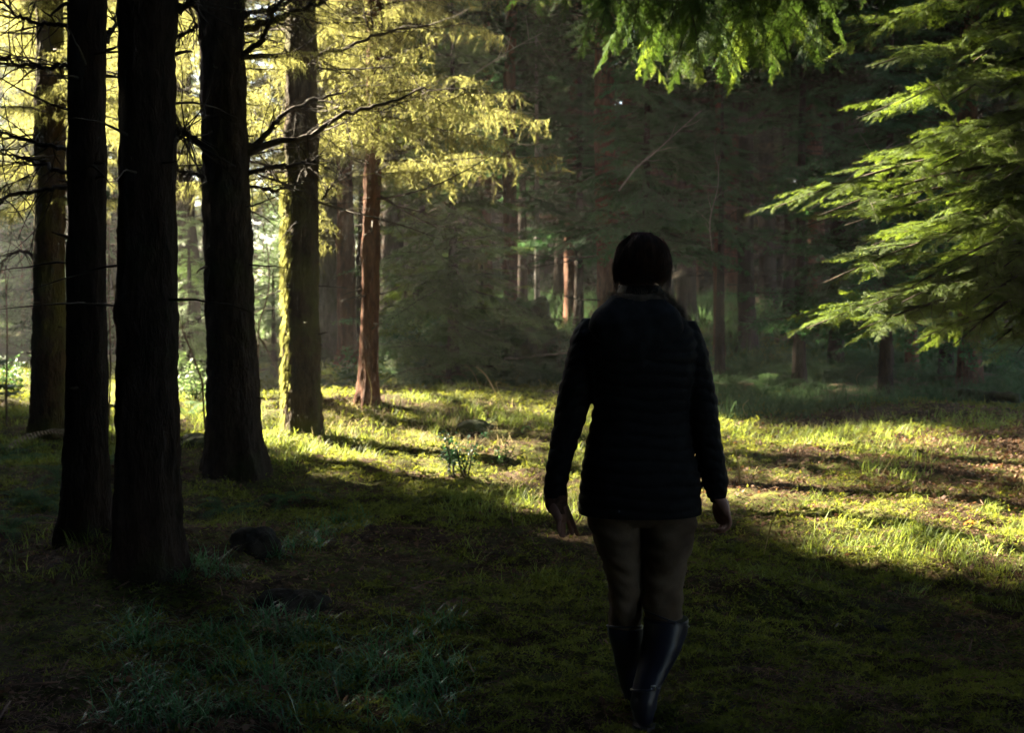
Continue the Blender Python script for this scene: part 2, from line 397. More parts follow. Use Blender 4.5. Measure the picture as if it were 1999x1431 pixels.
# ------------------------------------------------------------------ trees
def trunk(name, base, r0, H, m, parent=None, lean=(0, 0), seed=0, nr=None, na=40, flare=.45, zlow=-.25, lump=.10, bend=.0, taper=.8):
    rng = np.random.default_rng(seed); ph = rng.uniform(0, 6.28, 8)
    near = np.arange(zlow, min(H, 5.5), .03 if na > 30 else .12); z = np.concatenate([near, np.arange(near[-1] + .5, H, .6), [H]])
    th = np.arange(na) * 2 * PI / na; Z, TH = np.meshgrid(z, th, indexing='ij')
    r = r0 * (1 - taper * np.clip(Z, 0, H) / H) + flare * r0 * np.exp(-np.clip(Z, 0, 9) / .22) * (1 + .6 * np.sin(5 * TH + ph[0]) + .35 * np.sin(3 * TH + ph[1])) + flare * .35 * r0 * np.exp(-np.clip(Z, 0, 9) / .8)
    n = lump * (.45 * np.sin(2 * TH + 1.1 * Z + ph[1]) * np.sin(1.7 * Z + ph[2]) + .35 * np.sin(3 * TH - 2.3 * Z + ph[3]) * np.sin(3.1 * Z + ph[4]) + .25 * np.sin(7 * TH + ph[5] + 1.5 * np.sin(2 * Z)) * np.sin(6.3 * Z + ph[6]))
    fl = vn(TH * na / 6.2832 * .5, Z * 9, .9, seed) + .6 * vn(TH * na / 6.2832, Z * 26, .9, seed + 3)
    r = r * (1 + n) * (1 + (.12 if na > 30 else .04) * (fl - .8)) * (1 + rng.normal(0, .012, r.shape))
    # branch whorl swellings
    for zz in rng.uniform(.8, 5.2, 5): r = r + r0 * .10 * np.exp(-((Z - zz) / .10) ** 2) * (.6 + .6 * np.sin(TH * 2 + zz * 9))
    cx = lean[0] * Z + bend * np.sin(Z * .9 + ph[7]); cy = lean[1] * Z
    V = np.stack([cx + r * np.cos(TH), cy + r * np.sin(TH), Z], -1).reshape(-1, 3)
    m_, n_ = len(z), na
    i, j = np.meshgrid(np.arange(m_ - 1), np.arange(n_), indexing='ij'); i = i.ravel(); j = j.ravel(); j2 = (j + 1) % n_
    F = np.stack([i * n_ + j, i * n_ + j2, (i + 1) * n_ + j2, (i + 1) * n_ + j], 1)
    o = mesh(name, V, F, m, parent, smooth=True)
    if parent is None: o.location = base
    if na > 30:      # broken branch stubs and twigs
        for k in range(24):
            A = Acc()
            z_ = rng.uniform(.5, 4.4); a = rng.uniform(0, 6.28); d = np.array((math.cos(a), math.sin(a), rng.uniform(-.3, .35))); c = np.array((lean[0] * z_, 0, z_)) + d * r0 * .85; L = rng.uniform(.05, .14) if k % 2 else rng.uniform(.2, .7)
            s_ = line_segs(c, d, L, 6, rng, .10, .02, np.array((0, 0, 1.))); V_, F_ = tube(np.array([s_[0][0]] + [q[1] for q in s_]), np.linspace(.012 if k % 2 else .008, .005 if k % 2 else .0015, 7), 5); A.add(V_, F_, 0, True)
            A.build('branch', [M_twig], parent)
    return o

def crown_arr(rng, T, z0, z1, nb, Lf, lean=(0, 0), pitch=(-.1, .15), yaws=None, s_tmpl=1.0):
    A = Acc()
    for k in range(nb):
        z = z0 + (z1 - z0) * (k + rng.random()) / nb; L = Lf(z) * rng.uniform(.7, 1.15)
        yaw = rng.uniform(0, 2 * PI) if yaws is None else rng.uniform(*yaws)
        place(A, T[rng.integers(len(T))], basis(yaw, rng.uniform(*pitch), rng.normal(0, .15)), np.array((lean[0] * z, lean[1] * z, z)), L / s_tmpl)
    return A

def dead_branches(rng, z0, z1, n, L, r0, lean=(0, 0)):
    A = Acc()
    up = np.array((0, 0, 1.))
    for k in range(n):
        z = rng.uniform(z0, z1); yaw = rng.uniform(0, 2 * PI); l = L * rng.uniform(.3, 1)
        d = np.array((math.cos(yaw), math.sin(yaw), rng.uniform(-.35, .25)))
        p = np.array((lean[0] * z, lean[1] * z, z)) + d * r0 * .7
        s = line_segs(p, d, l, 8, rng, .1, -.015, up)
        pts = np.array([s[0][0]] + [q[1] for q in s]); V, F = tube(pts, np.linspace(.013, .003, 9), 4, False); A.add(V, F)
        for q in s[2:]:
            for _ in range(2):
                dd = (q[1] - q[0]) / np.linalg.norm(q[1] - q[0]) + rng.normal(0, .6, 3)
                t = line_segs(q[0], dd, l * rng.uniform(.1, .35), 4, rng, .18, .03, up)
                pts = np.array([t[0][0]] + [y[1] for y in t]); V, F = tube(pts, np.linspace(.004, .0015, 5), 3, False); A.add(V, F)
    return A

def limb_from_px(pts, Y, r0, r1, rng, base, twigs=True, dY=0.0, n=26):
    """a limb drawn through photo pixels at depth Y (+ dY towards its end), local to the tree base"""
    m = len(pts); p = np.array([P(a, b, Y + dY * k / (m - 1)) for k, (a, b) in enumerate(pts)]) - base
    p = smoothpts(p, n); p[1:-1] += rng.normal(0, .008, (n - 2, 3))
    A = Acc(); V, F = tube(p, np.linspace(r0, r1, n), 7); A.add(V, F, 0, True)
    if twigs:
        for k in range(3, n - 1):
            for _ in range(2):
                if rng.random() < .35: continue
                d = p[k + 1] - p[k]; d = d / np.linalg.norm(d) + rng.normal(0, .55, 3) + np.array((0, 0, -.15))
                l = rng.uniform(.12, .45)
                t = line_segs(p[k], d, l, 5, rng, .16, .05, np.array((0, 0, 1.)))
                q = np.array([t[0][0]] + [y[1] for y in t]); V, F = tube(q, np.linspace(.005, .0018, 6), 3, False); A.add(V, F)
    return A

def tree(name, pxb, pyb, wpx, pxt, m, label, group=None, H=19, seed=0, depth=None, flare=.45, **kw):
    """tree whose trunk stands at photo pixel (pxb,pyb) and leaves the top edge at pxt; wpx = trunk width in pixels"""
    b = G(pxb, pyb) if depth is None else np.array((P(pxb, pyb, depth)[0], depth, float(gh(P(pxb, pyb, depth)[0], depth))))
    dist = b[1]; r0 = wpx / FPX * dist / 2
    top = P(pxt, 0, dist); ln = (top[0] - b[0]) / (top[2] - b[2])
    root = empty(name, b); tag(root, label, 'tree', group)
    trunk('trunk', None, r0, H, m, root, lean=(ln, 0), seed=seed, flare=flare, **kw)
    return root, b, r0, ln

# ================================================================== the named trees of the left-hand row
rng = np.random.default_rng(5)
# T2, T3: near dark trunks
r_, b_, r0_, ln_ = tree('spruce_tree', 170, 1050, 78, 170, M_bark_dk, 'slim black trunk second from the left edge, beside the thickest near trunk', seed=2, flare=.35, na=56, lump=.11)
for pts, dY in ((((135, 365), (60, 372), (0, 388), (-60, 400)), -.6), (((135, 290), (70, 278), (0, 262), (-60, 240)), .3), (((135, 340), (60, 315), (0, 300)), .6),
                (((138, 50), (60, 40), (0, 2)), .2), (((138, 130), (60, 128), (0, 108)), -.3), (((205, 80), (215, 60), (240, 20)), .3)):
    limb_from_px(pts, b_[1] + .1, .014, .005, rng, b_, dY=dY).build('branch', [M_twig], r_)
A = crown_arr(rng, T_dense, 5.0, 19, 130, lambda z: .6 + 2.1 * (1 - abs(z - 8) / 12), (ln_, 0)); A.build('crown', [M_spr, M_twig], r_)
r_, b_, r0_, ln_ = tree('spruce_tree', 288, 1110, 118, 288, M_bark_dk, 'thickest black trunk in the foreground, third from the left edge', seed=3, flare=.22, na=64, lump=.06)
limb_from_px(((340, 20), (372, 2), (400, -20)), b_[1], .02, .008, rng, b_).build('branch', [M_twig], r_)
limb_from_px(((340, 262), (352, 256), (372, 262)), b_[1], .012, .004, rng, b_).build('branch', [M_twig], r_)
A = crown_arr(rng, T_dense, 4.6, 20, 150, lambda z: .6 + 2.4 * (1 - abs(z - 8) / 12), (ln_, 0)); A.build('crown', [M_spr, M_twig], r_)
# T1: trunk with the bright rim
r_, b_, r0_, ln_ = tree('spruce_tree', 95, 850, 62, 98, M_bark_moss, 'leftmost trunk, its left side rimmed with sunlit moss', seed=11, flare=.25, na=56)
A = crown_arr(rng, T_mos, 2.25, 4.9, 22, lambda z: 1.2, (ln_, 0), s_tmpl=2.0, pitch=(-.3, .2)); A.build('crown', [M_mossy, M_twig], r_)
dead_branches(rng, 2.2, 4.8, 22, 1.7, r0_, (ln_, 0)).build('dead_twigs', [M_twig], r_)
limb_from_px(((70, 505), (40, 490), (-10, 520)), b_[1], .02, .006, rng, b_).build('branch', [M_twig], r_)
# T4: broad trunk in the middle of the row, with the long dark limbs
r_, b_, r0_, ln_ = tree('spruce_tree', 460, 925, 98, 430, M_bark, 'broad dark trunk with long bare black limbs, fourth from the left edge', seed=4, flare=.30, na=64, lump=.05)
for pts, ra, rb, dY in ((((470, 300), (520, 262), (548, 225), (600, 200), (662, 180)), .028, .008, .2), (((480, 300), (540, 275), (600, 268), (640, 240), (700, 215), (760, 200), (830, 170)), .030, .008, .5),
                    (((478, 338), (540, 325), (600, 318), (618, 312)), .020, .008, .1), (((400, 288), (365, 262), (340, 248)), .026, .012, -.1), (((402, 342), (370, 338), (330, 328)), .016, .008, 0.1),
                    (((465, 60), (520, 45), (580, 20), (650, -8)), .03, .014, .2), (((455, 120), (510, 80), (530, 30), (562, -12)), .026, .012, -.2), (((470, 110), (560, 105), (600, 112), (680, 90), (760, 60), (850, 48)), .022, .006, .7),
                    (((478, 360), (540, 372), (600, 345)), .014, .004, .3), (((400, 40), (370, 60), (345, 70)), .02, .010, .0), (((470, 30), (560, 5), (640, -30)), .02, .012, .5)):
    limb_from_px(pts, b_[1], ra, rb, rng, b_, dY=dY).build('branch', [M_twig], r_)
A = crown_arr(rng, T_mos, 2.9, 4.6, 10, lambda z: 1.1, (ln_, 0), s_tmpl=2.0, yaws=(-.2, 1.7), pitch=(-.2, .15))
for q in range(26):
    z = 12.6 + q * .22; place(A, T_mos[q % 4], basis(rng.uniform(0, 6.28), rng.uniform(-.2, .2)), np.array((ln_ * z, 0, z)), rng.uniform(.6, 1.2))
A.build('crown', [M_mossy, M_twig], r_)
# T5: trunk with glowing left side
r_, b_, r0_, ln_ = tree('spruce_tree', 590, 850, 68, 588, M_bark_moss, 'trunk with a glowing yellow mossy left side at the edge of the sunny glade', seed=5, flare=.22, na=56, lump=.08)
A = crown_arr(rng, T_mos, 2.15, 4.7, 9, lambda z: 1.7, (ln_, 0), s_tmpl=2.0, pitch=(-.35, .15), yaws=(1.0, 3.3))
for q in range(14): z = 15 + q * .25; place(A, T_mos[q % 4], basis(rng.uniform(0, 6.28), rng.uniform(-.2, .2)), np.array((ln_ * z, 0, z)), rng.uniform(.6, 1.2))
place(A, T_mos[1], basis(1.4, .1), np.array((0, 0, 2.4)), .6)
A.build('crown', [M_mossy, M_twig], r_)
dead_branches(rng, 2.3, 5, 26, 2.0, r0_, (ln_, 0)).build('dead_twigs', [M_twig], r_)
A = Acc()   # moss strands down the trunk
rng_keep, rngm = rng, np.random.default_rng(555)
for q in range(420):
    if q == 260: rng = rngm
    z = rng.uniform(.08, 2.5); a = rng.uniform(2.5, 4.3); p = np.array((math.cos(a) * r0_ * 1.04 + ln_ * z, math.sin(a) * r0_ * 1.04, z)); l = rng.uniform(.04, .15); ww = rng.uniform(.006, .02)
    A.add([p + (0, -ww, 0), p + (0, ww, 0), p + (math.cos(a) * .03, rng.normal(0, .02), -l)], [[0, 1, 2]])
    A.add([p + (-ww, 0, 0), p + (ww, 0, 0), p + (math.cos(a) * .05, rng.normal(0, .02), -l)], [[0, 1, 2]])
rng = rng_keep
A.build('hanging_moss', [M_mossy], r_)
limb_from_px(((628, 390), (650, 360), (668, 335)), b_[1], .012, .004, rng, b_).build('branch', [M_twig], r_)
# T6, T7, T8
r_, b_, r0_, ln_ = tree('spruce_tree', 678, 710, 36, 668, M_bark_red, 'reddish trunk standing back between the glowing trunk and the slim knotty one', seed=6, depth=23, na=28)
crown_arr(rng, T_mosf, 3.1, 8, 54, lambda z: .8 + 1.6 * (1 - abs(z - 8) / 12), (ln_, 0), s_tmpl=2.0).build('crown', [M_mossy, M_twig], r_)
r_, b_, r0_, ln_ = tree('spruce_tree', 719, 787, 33, 733, M_bark_red, 'slim knotty trunk with a thin sunlit left edge rising beside the mound', seed=7, na=36, lump=.18)
crown_arr(rng, T_mos, 2.4, 5.6, 40, lambda z: 1.8, (ln_, 0), s_tmpl=2.0).build('crown', [M_mossy, M_twig], r_)
dead_branches(rng, 2.0, 5.6, 34, 2.2, r0_, (ln_, 0)).build('dead_twigs', [M_twig], r_)
r_, b_, r0_, ln_ = tree('spruce_tree', 768, 700, 40, 775, M_bark_grey, 'grey barred trunk right of the slim knotty one, green shrubs at its foot', seed=8, depth=26, na=28)
crown_arr(rng, T_mosf, 3.9, 8.5, 54, lambda z: .9 + 1.7 * (1 - abs(z - 9) / 12), (ln_, 0), s_tmpl=2.0).build('crown', [M_mossy, M_twig], r_)

for k, (px_, Y_, lab) in enumerate(((168, 16.0, 'mossy tree hidden behind the slim black trunk, only its golden boughs showing'), (292, 17.0, 'mossy tree hidden behind the thickest black trunk, golden boughs on both sides'), (440, 19.5, 'mossy tree whose trunk stands hidden behind the broad dark trunk'))):
    r_, b_, r0_, ln_ = tree('spruce_tree', px_, 800, 40, px_, M_bark_moss, lab, seed=14 + k, depth=Y_, na=24)
    crown_arr(rng, T_mosf, 3.0 + .2 * k, 4.9 + .5 * k, (17, 19, 32)[k], lambda z: 1.6, (ln_, 0), s_tmpl=2.0, pitch=(-.35, .15)).build('crown', [M_mossy, M_twig], r_)

# ================================================================== trunks of the dark wood behind (middle and right)
back = [  # px base, py base, width px, px top, depth, material, label
    (992, 700, 28, 1000, 24.5, M_bark_red, 'thin brown trunk rising behind the ferny stump'),
    (1187, 700, 46, 1182, 19.5, M_bark_red, 'reddish trunk directly behind the woman, left of her head'),
    (1408, 700, 20, 1398, 22.0, M_bark_red, 'thin brown trunk nearest the right of the woman'),
    (1462, 690, 34, 1450, 23.0, M_bark_dk, 'thick dark trunk in the back wood, second right of the woman'),
    (1540, 700, 22, 1532, 24.0, M_bark_dk, 'dark trunk with a pale right edge in the back wood'),
    (1588, 700, 22, 1578, 24.5, M_bark_red, 'narrow reddish trunk just left of the lowest sunlit spray tip'),
    (1634, 715, 28, 1632, 21.0, M_bark_dk, 'dark greenish trunk behind the tips of the sunlit sprays'),
    (1728, 745, 26, 1722, 19.5, M_bark_dk, 'left dark trunk of the group under the sunlit hemlock boughs'),
    (1780, 748, 24, 1776, 20.5, M_bark_red, 'brown trunk in the group under the hemlock, between two darker ones'),
    (1842, 752, 26, 1846, 19.0, M_bark_dk, 'dark trunk just left of the widest trunk under the hemlock'),
    (1890, 750, 44, 1892, 18.0, M_bark_red, 'widest brown trunk under the hemlock near the right edge'),
    (1972, 742, 20, 1975, 24.0, M_bark_grey, 'greyish thin trunk at the right edge against the pale gap'),
]
CR = []
for k in range(3):
    A = crown_arr(rng, T_far, 4.5, 18, 130, lambda z: .8 + 1.9 * max(0, 1 - abs(z - 8.5) / 11), s_tmpl=1.0, pitch=(-.25, .1)); CR.append(A.build('crown', [M_spr, M_twig]))
    B = dead_branches(rng, 1.0, 6.5, 46, 1.8, .15)
    C_ = crown_arr(rng, T_mosf, 2.0, 7.0, 14, lambda z: rng.uniform(.5, 1.3), s_tmpl=2.0); V, F, MI, S = C_.arr(); B.add(V, F, MI + 1); CR.append(B.build('dead_branches', [M_twig, M_brown, M_twig]))
for o in CR: COL.objects.unlink(o)
def attach(root, src, rz=0, s=1.0):
    c = src.copy(); COL.objects.link(c); c.parent = root; c.rotation_euler = (0, 0, rz); c.scale = (s, s, s); return c
for k, (pb, yb, wp, pt, dep, mm, lab) in enumerate(back):
    r_, b_, r0_, ln_ = tree('conifer_tree', pb, yb, wp, pt, mm, lab, seed=30 + k, depth=dep, na=24, lump=.12, bend=.03, flare=.3)
    q = rng.integers(3); attach(r_, CR[2 * q], rng.uniform(0, 6.28)); attach(r_, CR[2 * q + 1], rng.uniform(0, 6.28))
# pale thin birch
r_, b_, r0_, ln_ = tree('birch_tree', 1049, 690, 10, 1047, M_birch, 'thin white birch stem standing above the ferny stump', seed=60, depth=26, na=14, H=11, lump=.08)
dead_branches(rng, 3, 10, 14, 1.2, .05).build('crown', [M_twig], r_)

# far trees, copies of three, many with brown lower branches
proto = []
for k in range(3):
    r_ = empty('conifer_tree', (0, 0, 0)); t_ = trunk('trunk', None, .16 + .03 * k, 19, (M_bark_red, M_bark_dk, M_bark_grey)[k], r_, seed=70 + k, na=14, lump=.1, bend=.05)
    proto.append((r_, t_))
def far_tree(k, x, y, lab, group, crown=True, dead=True, s=1.0, crown_src=None, far=False):
    if far: crown_src = FC[k % 2]
    r_ = empty('conifer_tree', (x, y, float(gh(x, y)))); tag(r_, lab, 'tree', group)
    t_ = proto[k][1].copy(); COL.objects.link(t_); t_.parent = r_; t_.name = 'trunk'; t_.rotation_euler = (0, 0, rng.uniform(0, 6)); t_.scale = (s, s, 1)
    if crown: attach(r_, crown_src or CR[2 * k], rng.uniform(0, 6.28), rng.uniform(.9, 1.15))
    if dead: attach(r_, CR[2 * k + 1], rng.uniform(0, 6.28))
    return r_
FC = []
for k in range(2):
    A = crown_arr(rng, T_dense, .2, 17, 150, lambda z: .6 + 2.2 * (1 - z / 19) ** .7, s_tmpl=1.0, pitch=(-.3, .1)); o = A.build('crown', [M_brown if k else M_spr, M_twig]); COL.objects.unlink(o); FC.append(o)
# the dense wood to the right and middle
pl = []
for y in (27, 30, 33, 36.5, 40, 44, 49, 55, 62):
    x = -.28 * y + 2
    while x < .52 * y:
        xx, yy = x + rng.uniform(-.7, .7), y + rng.uniform(-1.3, 1.3)
        if xx / yy > -.115: pl.append((xx, yy))
        x += rng.uniform(1.7, 2.9)
LABR = 'one of many thin trunks deep in the dark brown wood behind the glade'
for x, y in pl:
    k = int(rng.integers(3)); sd_ = 'left of the woman' if x / y < .07 else ('just right of the woman' if x / y < .2 else 'beneath the hemlock boughs')
    far_tree(k, x, y, 'one of the thin %s trunks in the back wood %s' % (('reddish', 'dark', 'greyish')[k], sd_), '%s back trunks %s' % (('reddish', 'dark', 'greyish')[k], sd_), far=y > 42)
# the airy wood to the left, light falling between
pl = [(-5.2, 20.5), (-7.4, 22), (-3.6, 25), (-8.8, 26), (-6.3, 29), (-11, 31), (-4.6, 33), (-8.5, 36), (-13, 35), (-5.8, 41), (-11, 43), (-16, 44), (-8, 50), (-15, 54), (-5.5, 47)]
for x, y in pl:
    r_ = far_tree(rng.integers(3), x, y, 'one of the thin hazy trunks between the big dark trunks on the left', 'hazy trees left of the glade', crown=False, dead=True)
    # mossy high crowns
MC = []
for k in range(2):
    A = crown_arr(rng, T_mosf, 3.4, 15, 56, lambda z: .9 + 1.7 * (1 - abs(z - 8) / 12), s_tmpl=2.0); o = A.build('crown', [M_mossy, M_twig]); COL.objects.unlink(o); MC.append(o)
for o in [q for q in bpy.data.objects if q.get('group') == 'hazy trees left of the glade']:
    attach(o, MC[rng.integers(2)], rng.uniform(0, 6.28))

pl = []
for y in (52, 58, 65, 73, 82):
    x = -.58 * y
    while x < -.1 * y: pl.append((x + rng.uniform(-1, 1), y + rng.uniform(-2, 2))); x += rng.uniform(4.5, 8.0)
for x, y in pl: far_tree(rng.integers(3), x, y, 'one of the farthest pale trees closing the gaps on the left', 'farthest trees on the left', dead=False, far=True)

LOWT = [(-13.5, 29), (-11.2, 30), (-9.2, 31.5), (-7.4, 30), (-5.6, 31.5), (-16, 36), (-13.6, 37.5), (-11.4, 36), (-9.0, 38), (-6.6, 37), (-4.9, 36.5), (-15.0, 44), (-11.9, 45.5), (-8.6, 44.5), (-10.2, 33.5), (-18.5, 43), (-12.6, 33)]
LT = crown_arr(rng, T_far, .15, 4.6, 90, lambda z: 1.5 * (1 - z / 5.4) + .3, pitch=(-.1, .3)).build('crown', [M_leafy, M_twig]); COL.objects.unlink(LT)
for x, y in LOWT:
    r_ = empty('young_tree', (x, y, float(gh(x, y)))); tag(r_, 'one of the low pale green young trees filling the gaps between the left trunks', 'young tree', 'low young trees in the airy wood on the left')
    t_ = proto[0][1].copy(); COL.objects.link(t_); t_.parent = r_; t_.name = 'trunk'; t_.scale = (.3, .3, .24); q_ = rng.uniform(.7, 1.15); attach(r_, LT, rng.uniform(0, 6.28), q_)
far_tree(1, -8.75, 28.6, 'hazy trunk showing in the narrow gap between the two near black trunks', 'hazy tree in the narrow gap', crown_src=FC[0], dead=True)

# ================================================================== trees outside the frame that shade the foreground
DC = []
for k in range(2):
    A = crown_arr(rng, T_dense, .9, 18, 190, lambda z: .5 + 2.5 * (1 - z / 19) ** .7, s_tmpl=1.0, pitch=(-.3, .1)); o = A.build('crown', [M_spr, M_twig]); COL.objects.unlink(o); DC.append(o)
L0 = np.array((-1.86, 9.87)); dS = np.array((-math.sin(R(54)), math.cos(R(54)))); nS = np.array((math.cos(R(54)), math.sin(R(54))))
def shade_tree(x, y, lab='dark dense spruce standing outside the left edge of the picture', grp='dense spruces around the glade'):
    return far_tree(rng.integers(3), x, y, lab, grp, crown=True, dead=False, crown_src=DC[rng.integers(2)])
for t in np.arange(8.5, 34, 2.3):
    for off in (1.55, 4.2, 6.6, 9.2, 12):
        p = L0 + dS * (t + rng.uniform(-.5, .5)) - nS * (off + rng.uniform(-.3, .3))
        if abs(p[0]) / max(p[1], .1) > .47 or p[1] < 0: shade_tree(p[0], p[1])
for t in np.arange(15, 42, 3.0):
    for off in (7.5, 10, 12.8, 15.8, 19):
        p = L0 + dS * (t + rng.uniform(-.7, .7)) + nS * (off + rng.uniform(-.4, .4))
        if abs(p[0]) / max(p[1], .1) > .50: shade_tree(p[0], p[1])
HC = []
for k in range(2):
    A = crown_arr(rng, T_dense, 4.8, 19, 260, lambda z: .7 + 3.0 * (1 - (z - 4) / 17) ** .7, s_tmpl=1.0, pitch=(-.12, .15)); o = A.build('crown', [M_spr, M_twig]); COL.objects.unlink(o); HC.append(o)
TC = []
for k in range(2):
    A = crown_arr(rng, T_dense, 8.8, 20, 170, lambda z: .8 + 3.4 * (1 - (z - 8) / 14) ** .7, s_tmpl=1.0, pitch=(-.1, .15)); o = A.build('crown', [M_spr, M_twig]); COL.objects.unlink(o); TC.append(o)
for o in [q for q in bpy.data.objects if q.get('category') == 'tree' and q.parent is None]:
    p = o.location
    if p.x > -4.5 and 9 < p.y < 29: c = attach(o, TC[rng.integers(2)], rng.uniform(0, 6.28)); c.name = 'high_crown'  # unseen upper crowns added to block sky light over the glade
for x, y in [(4.6, 4.6), (5.6, 7.2), (8.2, 6.0), (2.2, -2.0), (-.4, -1.8), (-2.4, .4), (-4.4, 2.9), (-4.7, 5.6), (-6.6, 1.0), (-6.8, 5.2), (-3.6, -2.2), (5.2, -1.6), (7.4, 2.6), (2.8, -.6), (9.8, 9.4), (10.5, 3.6), (12.2, 12.4), (11.5, 7.4), (.8, -4.6), (-8.6, 3.2), (13.8, 15.5), (13.5, 19.5)]:
    far_tree(rng.integers(3), x, y, 'unseen tall spruce added to shut out sky light, its low trunk bare', 'added tall spruces around the photographer', dead=False, crown_src=HC[rng.integers(2)])  # unseen trees added to close off the sky light overhead
for x, y in [(-4, -8), (0, -9), (-8, -5), (-11, -1), (15, 3), (16, 9), (-12, 4), (2, -13), (-6, -12), (9.5, -2.6)] + [(rr * math.sin(R(a)), 2 + rr * math.cos(R(a))) for rr, st in ((13, 11), (17, 9), (22, 8)) for a in np.arange(62, 285, st) + rr if not (100 < a < 136)]:
    shade_tree(x, y, 'dark dense spruce added unseen behind the camera to block sky light', 'light-blocking spruces behind the photographer')  # ring added to block low sky light from behind, gap left at right

for x, y in [(-9.8, 16.7), (-8.7, 14.9), (-11.2, 18.6), (-10.8, 15.8), (-7.6, 13.6)]:
    r_ = empty('conifer_tree', (x, y, float(gh(x, y)))); tag(r_, 'young low spruce added to shade the ground, unseen outside the left edge of the picture', 'tree', 'added young spruces outside the left edge')
    t_ = proto[0][1].copy(); COL.objects.link(t_); t_.parent = r_; t_.name = 'trunk'; t_.scale = (.4, .4, .29)
    c = attach(r_, DC[0], rng.uniform(0, 6.28)); c.scale = (.8, .8, .29)  # low spruces added out of view to shade the far left ground

# ================================================================== hemlock on the right, drooping sprays towards the glade
def hemlock(base, H, label, sprays, random_n, zr, Lr, yaws, seed, m_need, tm=T_hem, tr=.17, fill_T=T_hemm):
    rng = np.random.default_rng(seed)
    r_ = empty('hemlock_tree', base); tag(r_, label, 'tree')
    trunk('trunk', None, tr, H, M_bark_dk, r_, seed=seed, na=32)
    A = Acc()
    for (tx, ty, tY, ls) in sprays:    # a bough whose tip shows at photo pixel tx,ty
        tip = P(tx, ty, tY) - base; z0 = tip[2] + rng.uniform(.25, .6); st = np.array((0, 0, z0))
        d = tip - st; L = np.linalg.norm(d); yaw = math.atan2(d[1], d[0]); pit = math.asin(d[2] / L)
        # bough axis then three or four sprays towards its end
        n = 18; pts = np.array([st + d * k / n + np.array((0, 0, .22 * L * .25 * math.sin(PI * k / n))) for k in range(n + 1)])
        V, F = tube(pts, np.linspace(.022, .004, n + 1), 5, False); A.add(V, F, 1)
        end = ls * rng.uniform(.95, 1.05)
        place(A, tm[rng.integers(len(tm))], basis(yaw, pit + .06, rng.normal(0, .1)), tip - d / L * end * .97 + np.array((0, 0, .02)), end)
        for k in range(3, n - 2):
            f = k / n
            for sg in (-1, 1):
                if rng.random() < .2: continue
                l = ls * rng.uniform(.35, .75)
                place(A, tm[rng.integers(len(tm))], basis(yaw + sg * R(rng.uniform(25, 60)), -rng.uniform(.1, .55), rng.normal(0, .3)), pts[k], l)
    for k in range(random_n):
        z = rng.uniform(*zr); place(A, fill_T[rng.integers(len(fill_T))], basis(rng.uniform(*yaws), rng.uniform(-.5, .1), rng.normal(0, .2)), np.array((0, 0, z)) + np.array((rng.normal(0, .3), rng.normal(0, .3), 0)), rng.uniform(*Lr))
    A.build('crown', [m_need, M_twig], r_)
    return r_
bh = P(2120, 900, 9.6); bh[2] = float(gh(bh[0], bh[1]))
hemlock(bh, 16, 'hemlock whose sunlit drooping boughs reach in from the right edge',
        [(1512, 405, 9.2, .95), (1560, 445, 9.35, .6), (1608, 552, 9.0, .9), (1575, 641, 8.9, 1.0), (1780, 560, 8.8, .8), (1672, 232, 9.5, .9), (1690, 330, 9.7, .8),
         (1640, 70, 9.6, .9), (1700, 130, 9.2, .8), (1760, 200, 9.0, .8), (1760, 290, 9.1, .8), (1740, 380, 9.3, .8), (1850, 470, 8.8, .8), (1840, 610, 9.1, .8), (1800, 20, 9.3, .8), (1900, 120, 9.0, .8), (1900, 300, 8.9, .8),
         (1920, 560, 9.0, .7), (1960, 640, 9.2, .7), (1700, 480, 9.6, .8), (1880, 400, 9.4, .8),
         (1650, 655, 8.7, .7), (1720, 640, 8.9, .7), (1790, 665, 9.1, .7), (1860, 675, 8.8, .7), (1930, 680, 9.1, .6), (1985, 690, 8.9, .6), (1690, 600, 8.7, .6), (1760, 590, 8.6, .7), (1840, 540, 8.7, .7), (1900, 600, 8.6, .6), (1960, 520, 8.7, .7), (1990, 430, 8.9, .7), (1940, 460, 8.6, .6), (1600, 420, 8.9, .7), (1650, 440, 9.0, .7), (1960, 350, 8.7, .7), (1990, 250, 8.8, .7), (1950, 180, 8.9, .7), (1850, 200, 8.8, .7), (1820, 330, 8.8, .7)],
        70, (1.3, 4.2), (.7, 1.5), (-1.7, 1.7), 7, M_hem)

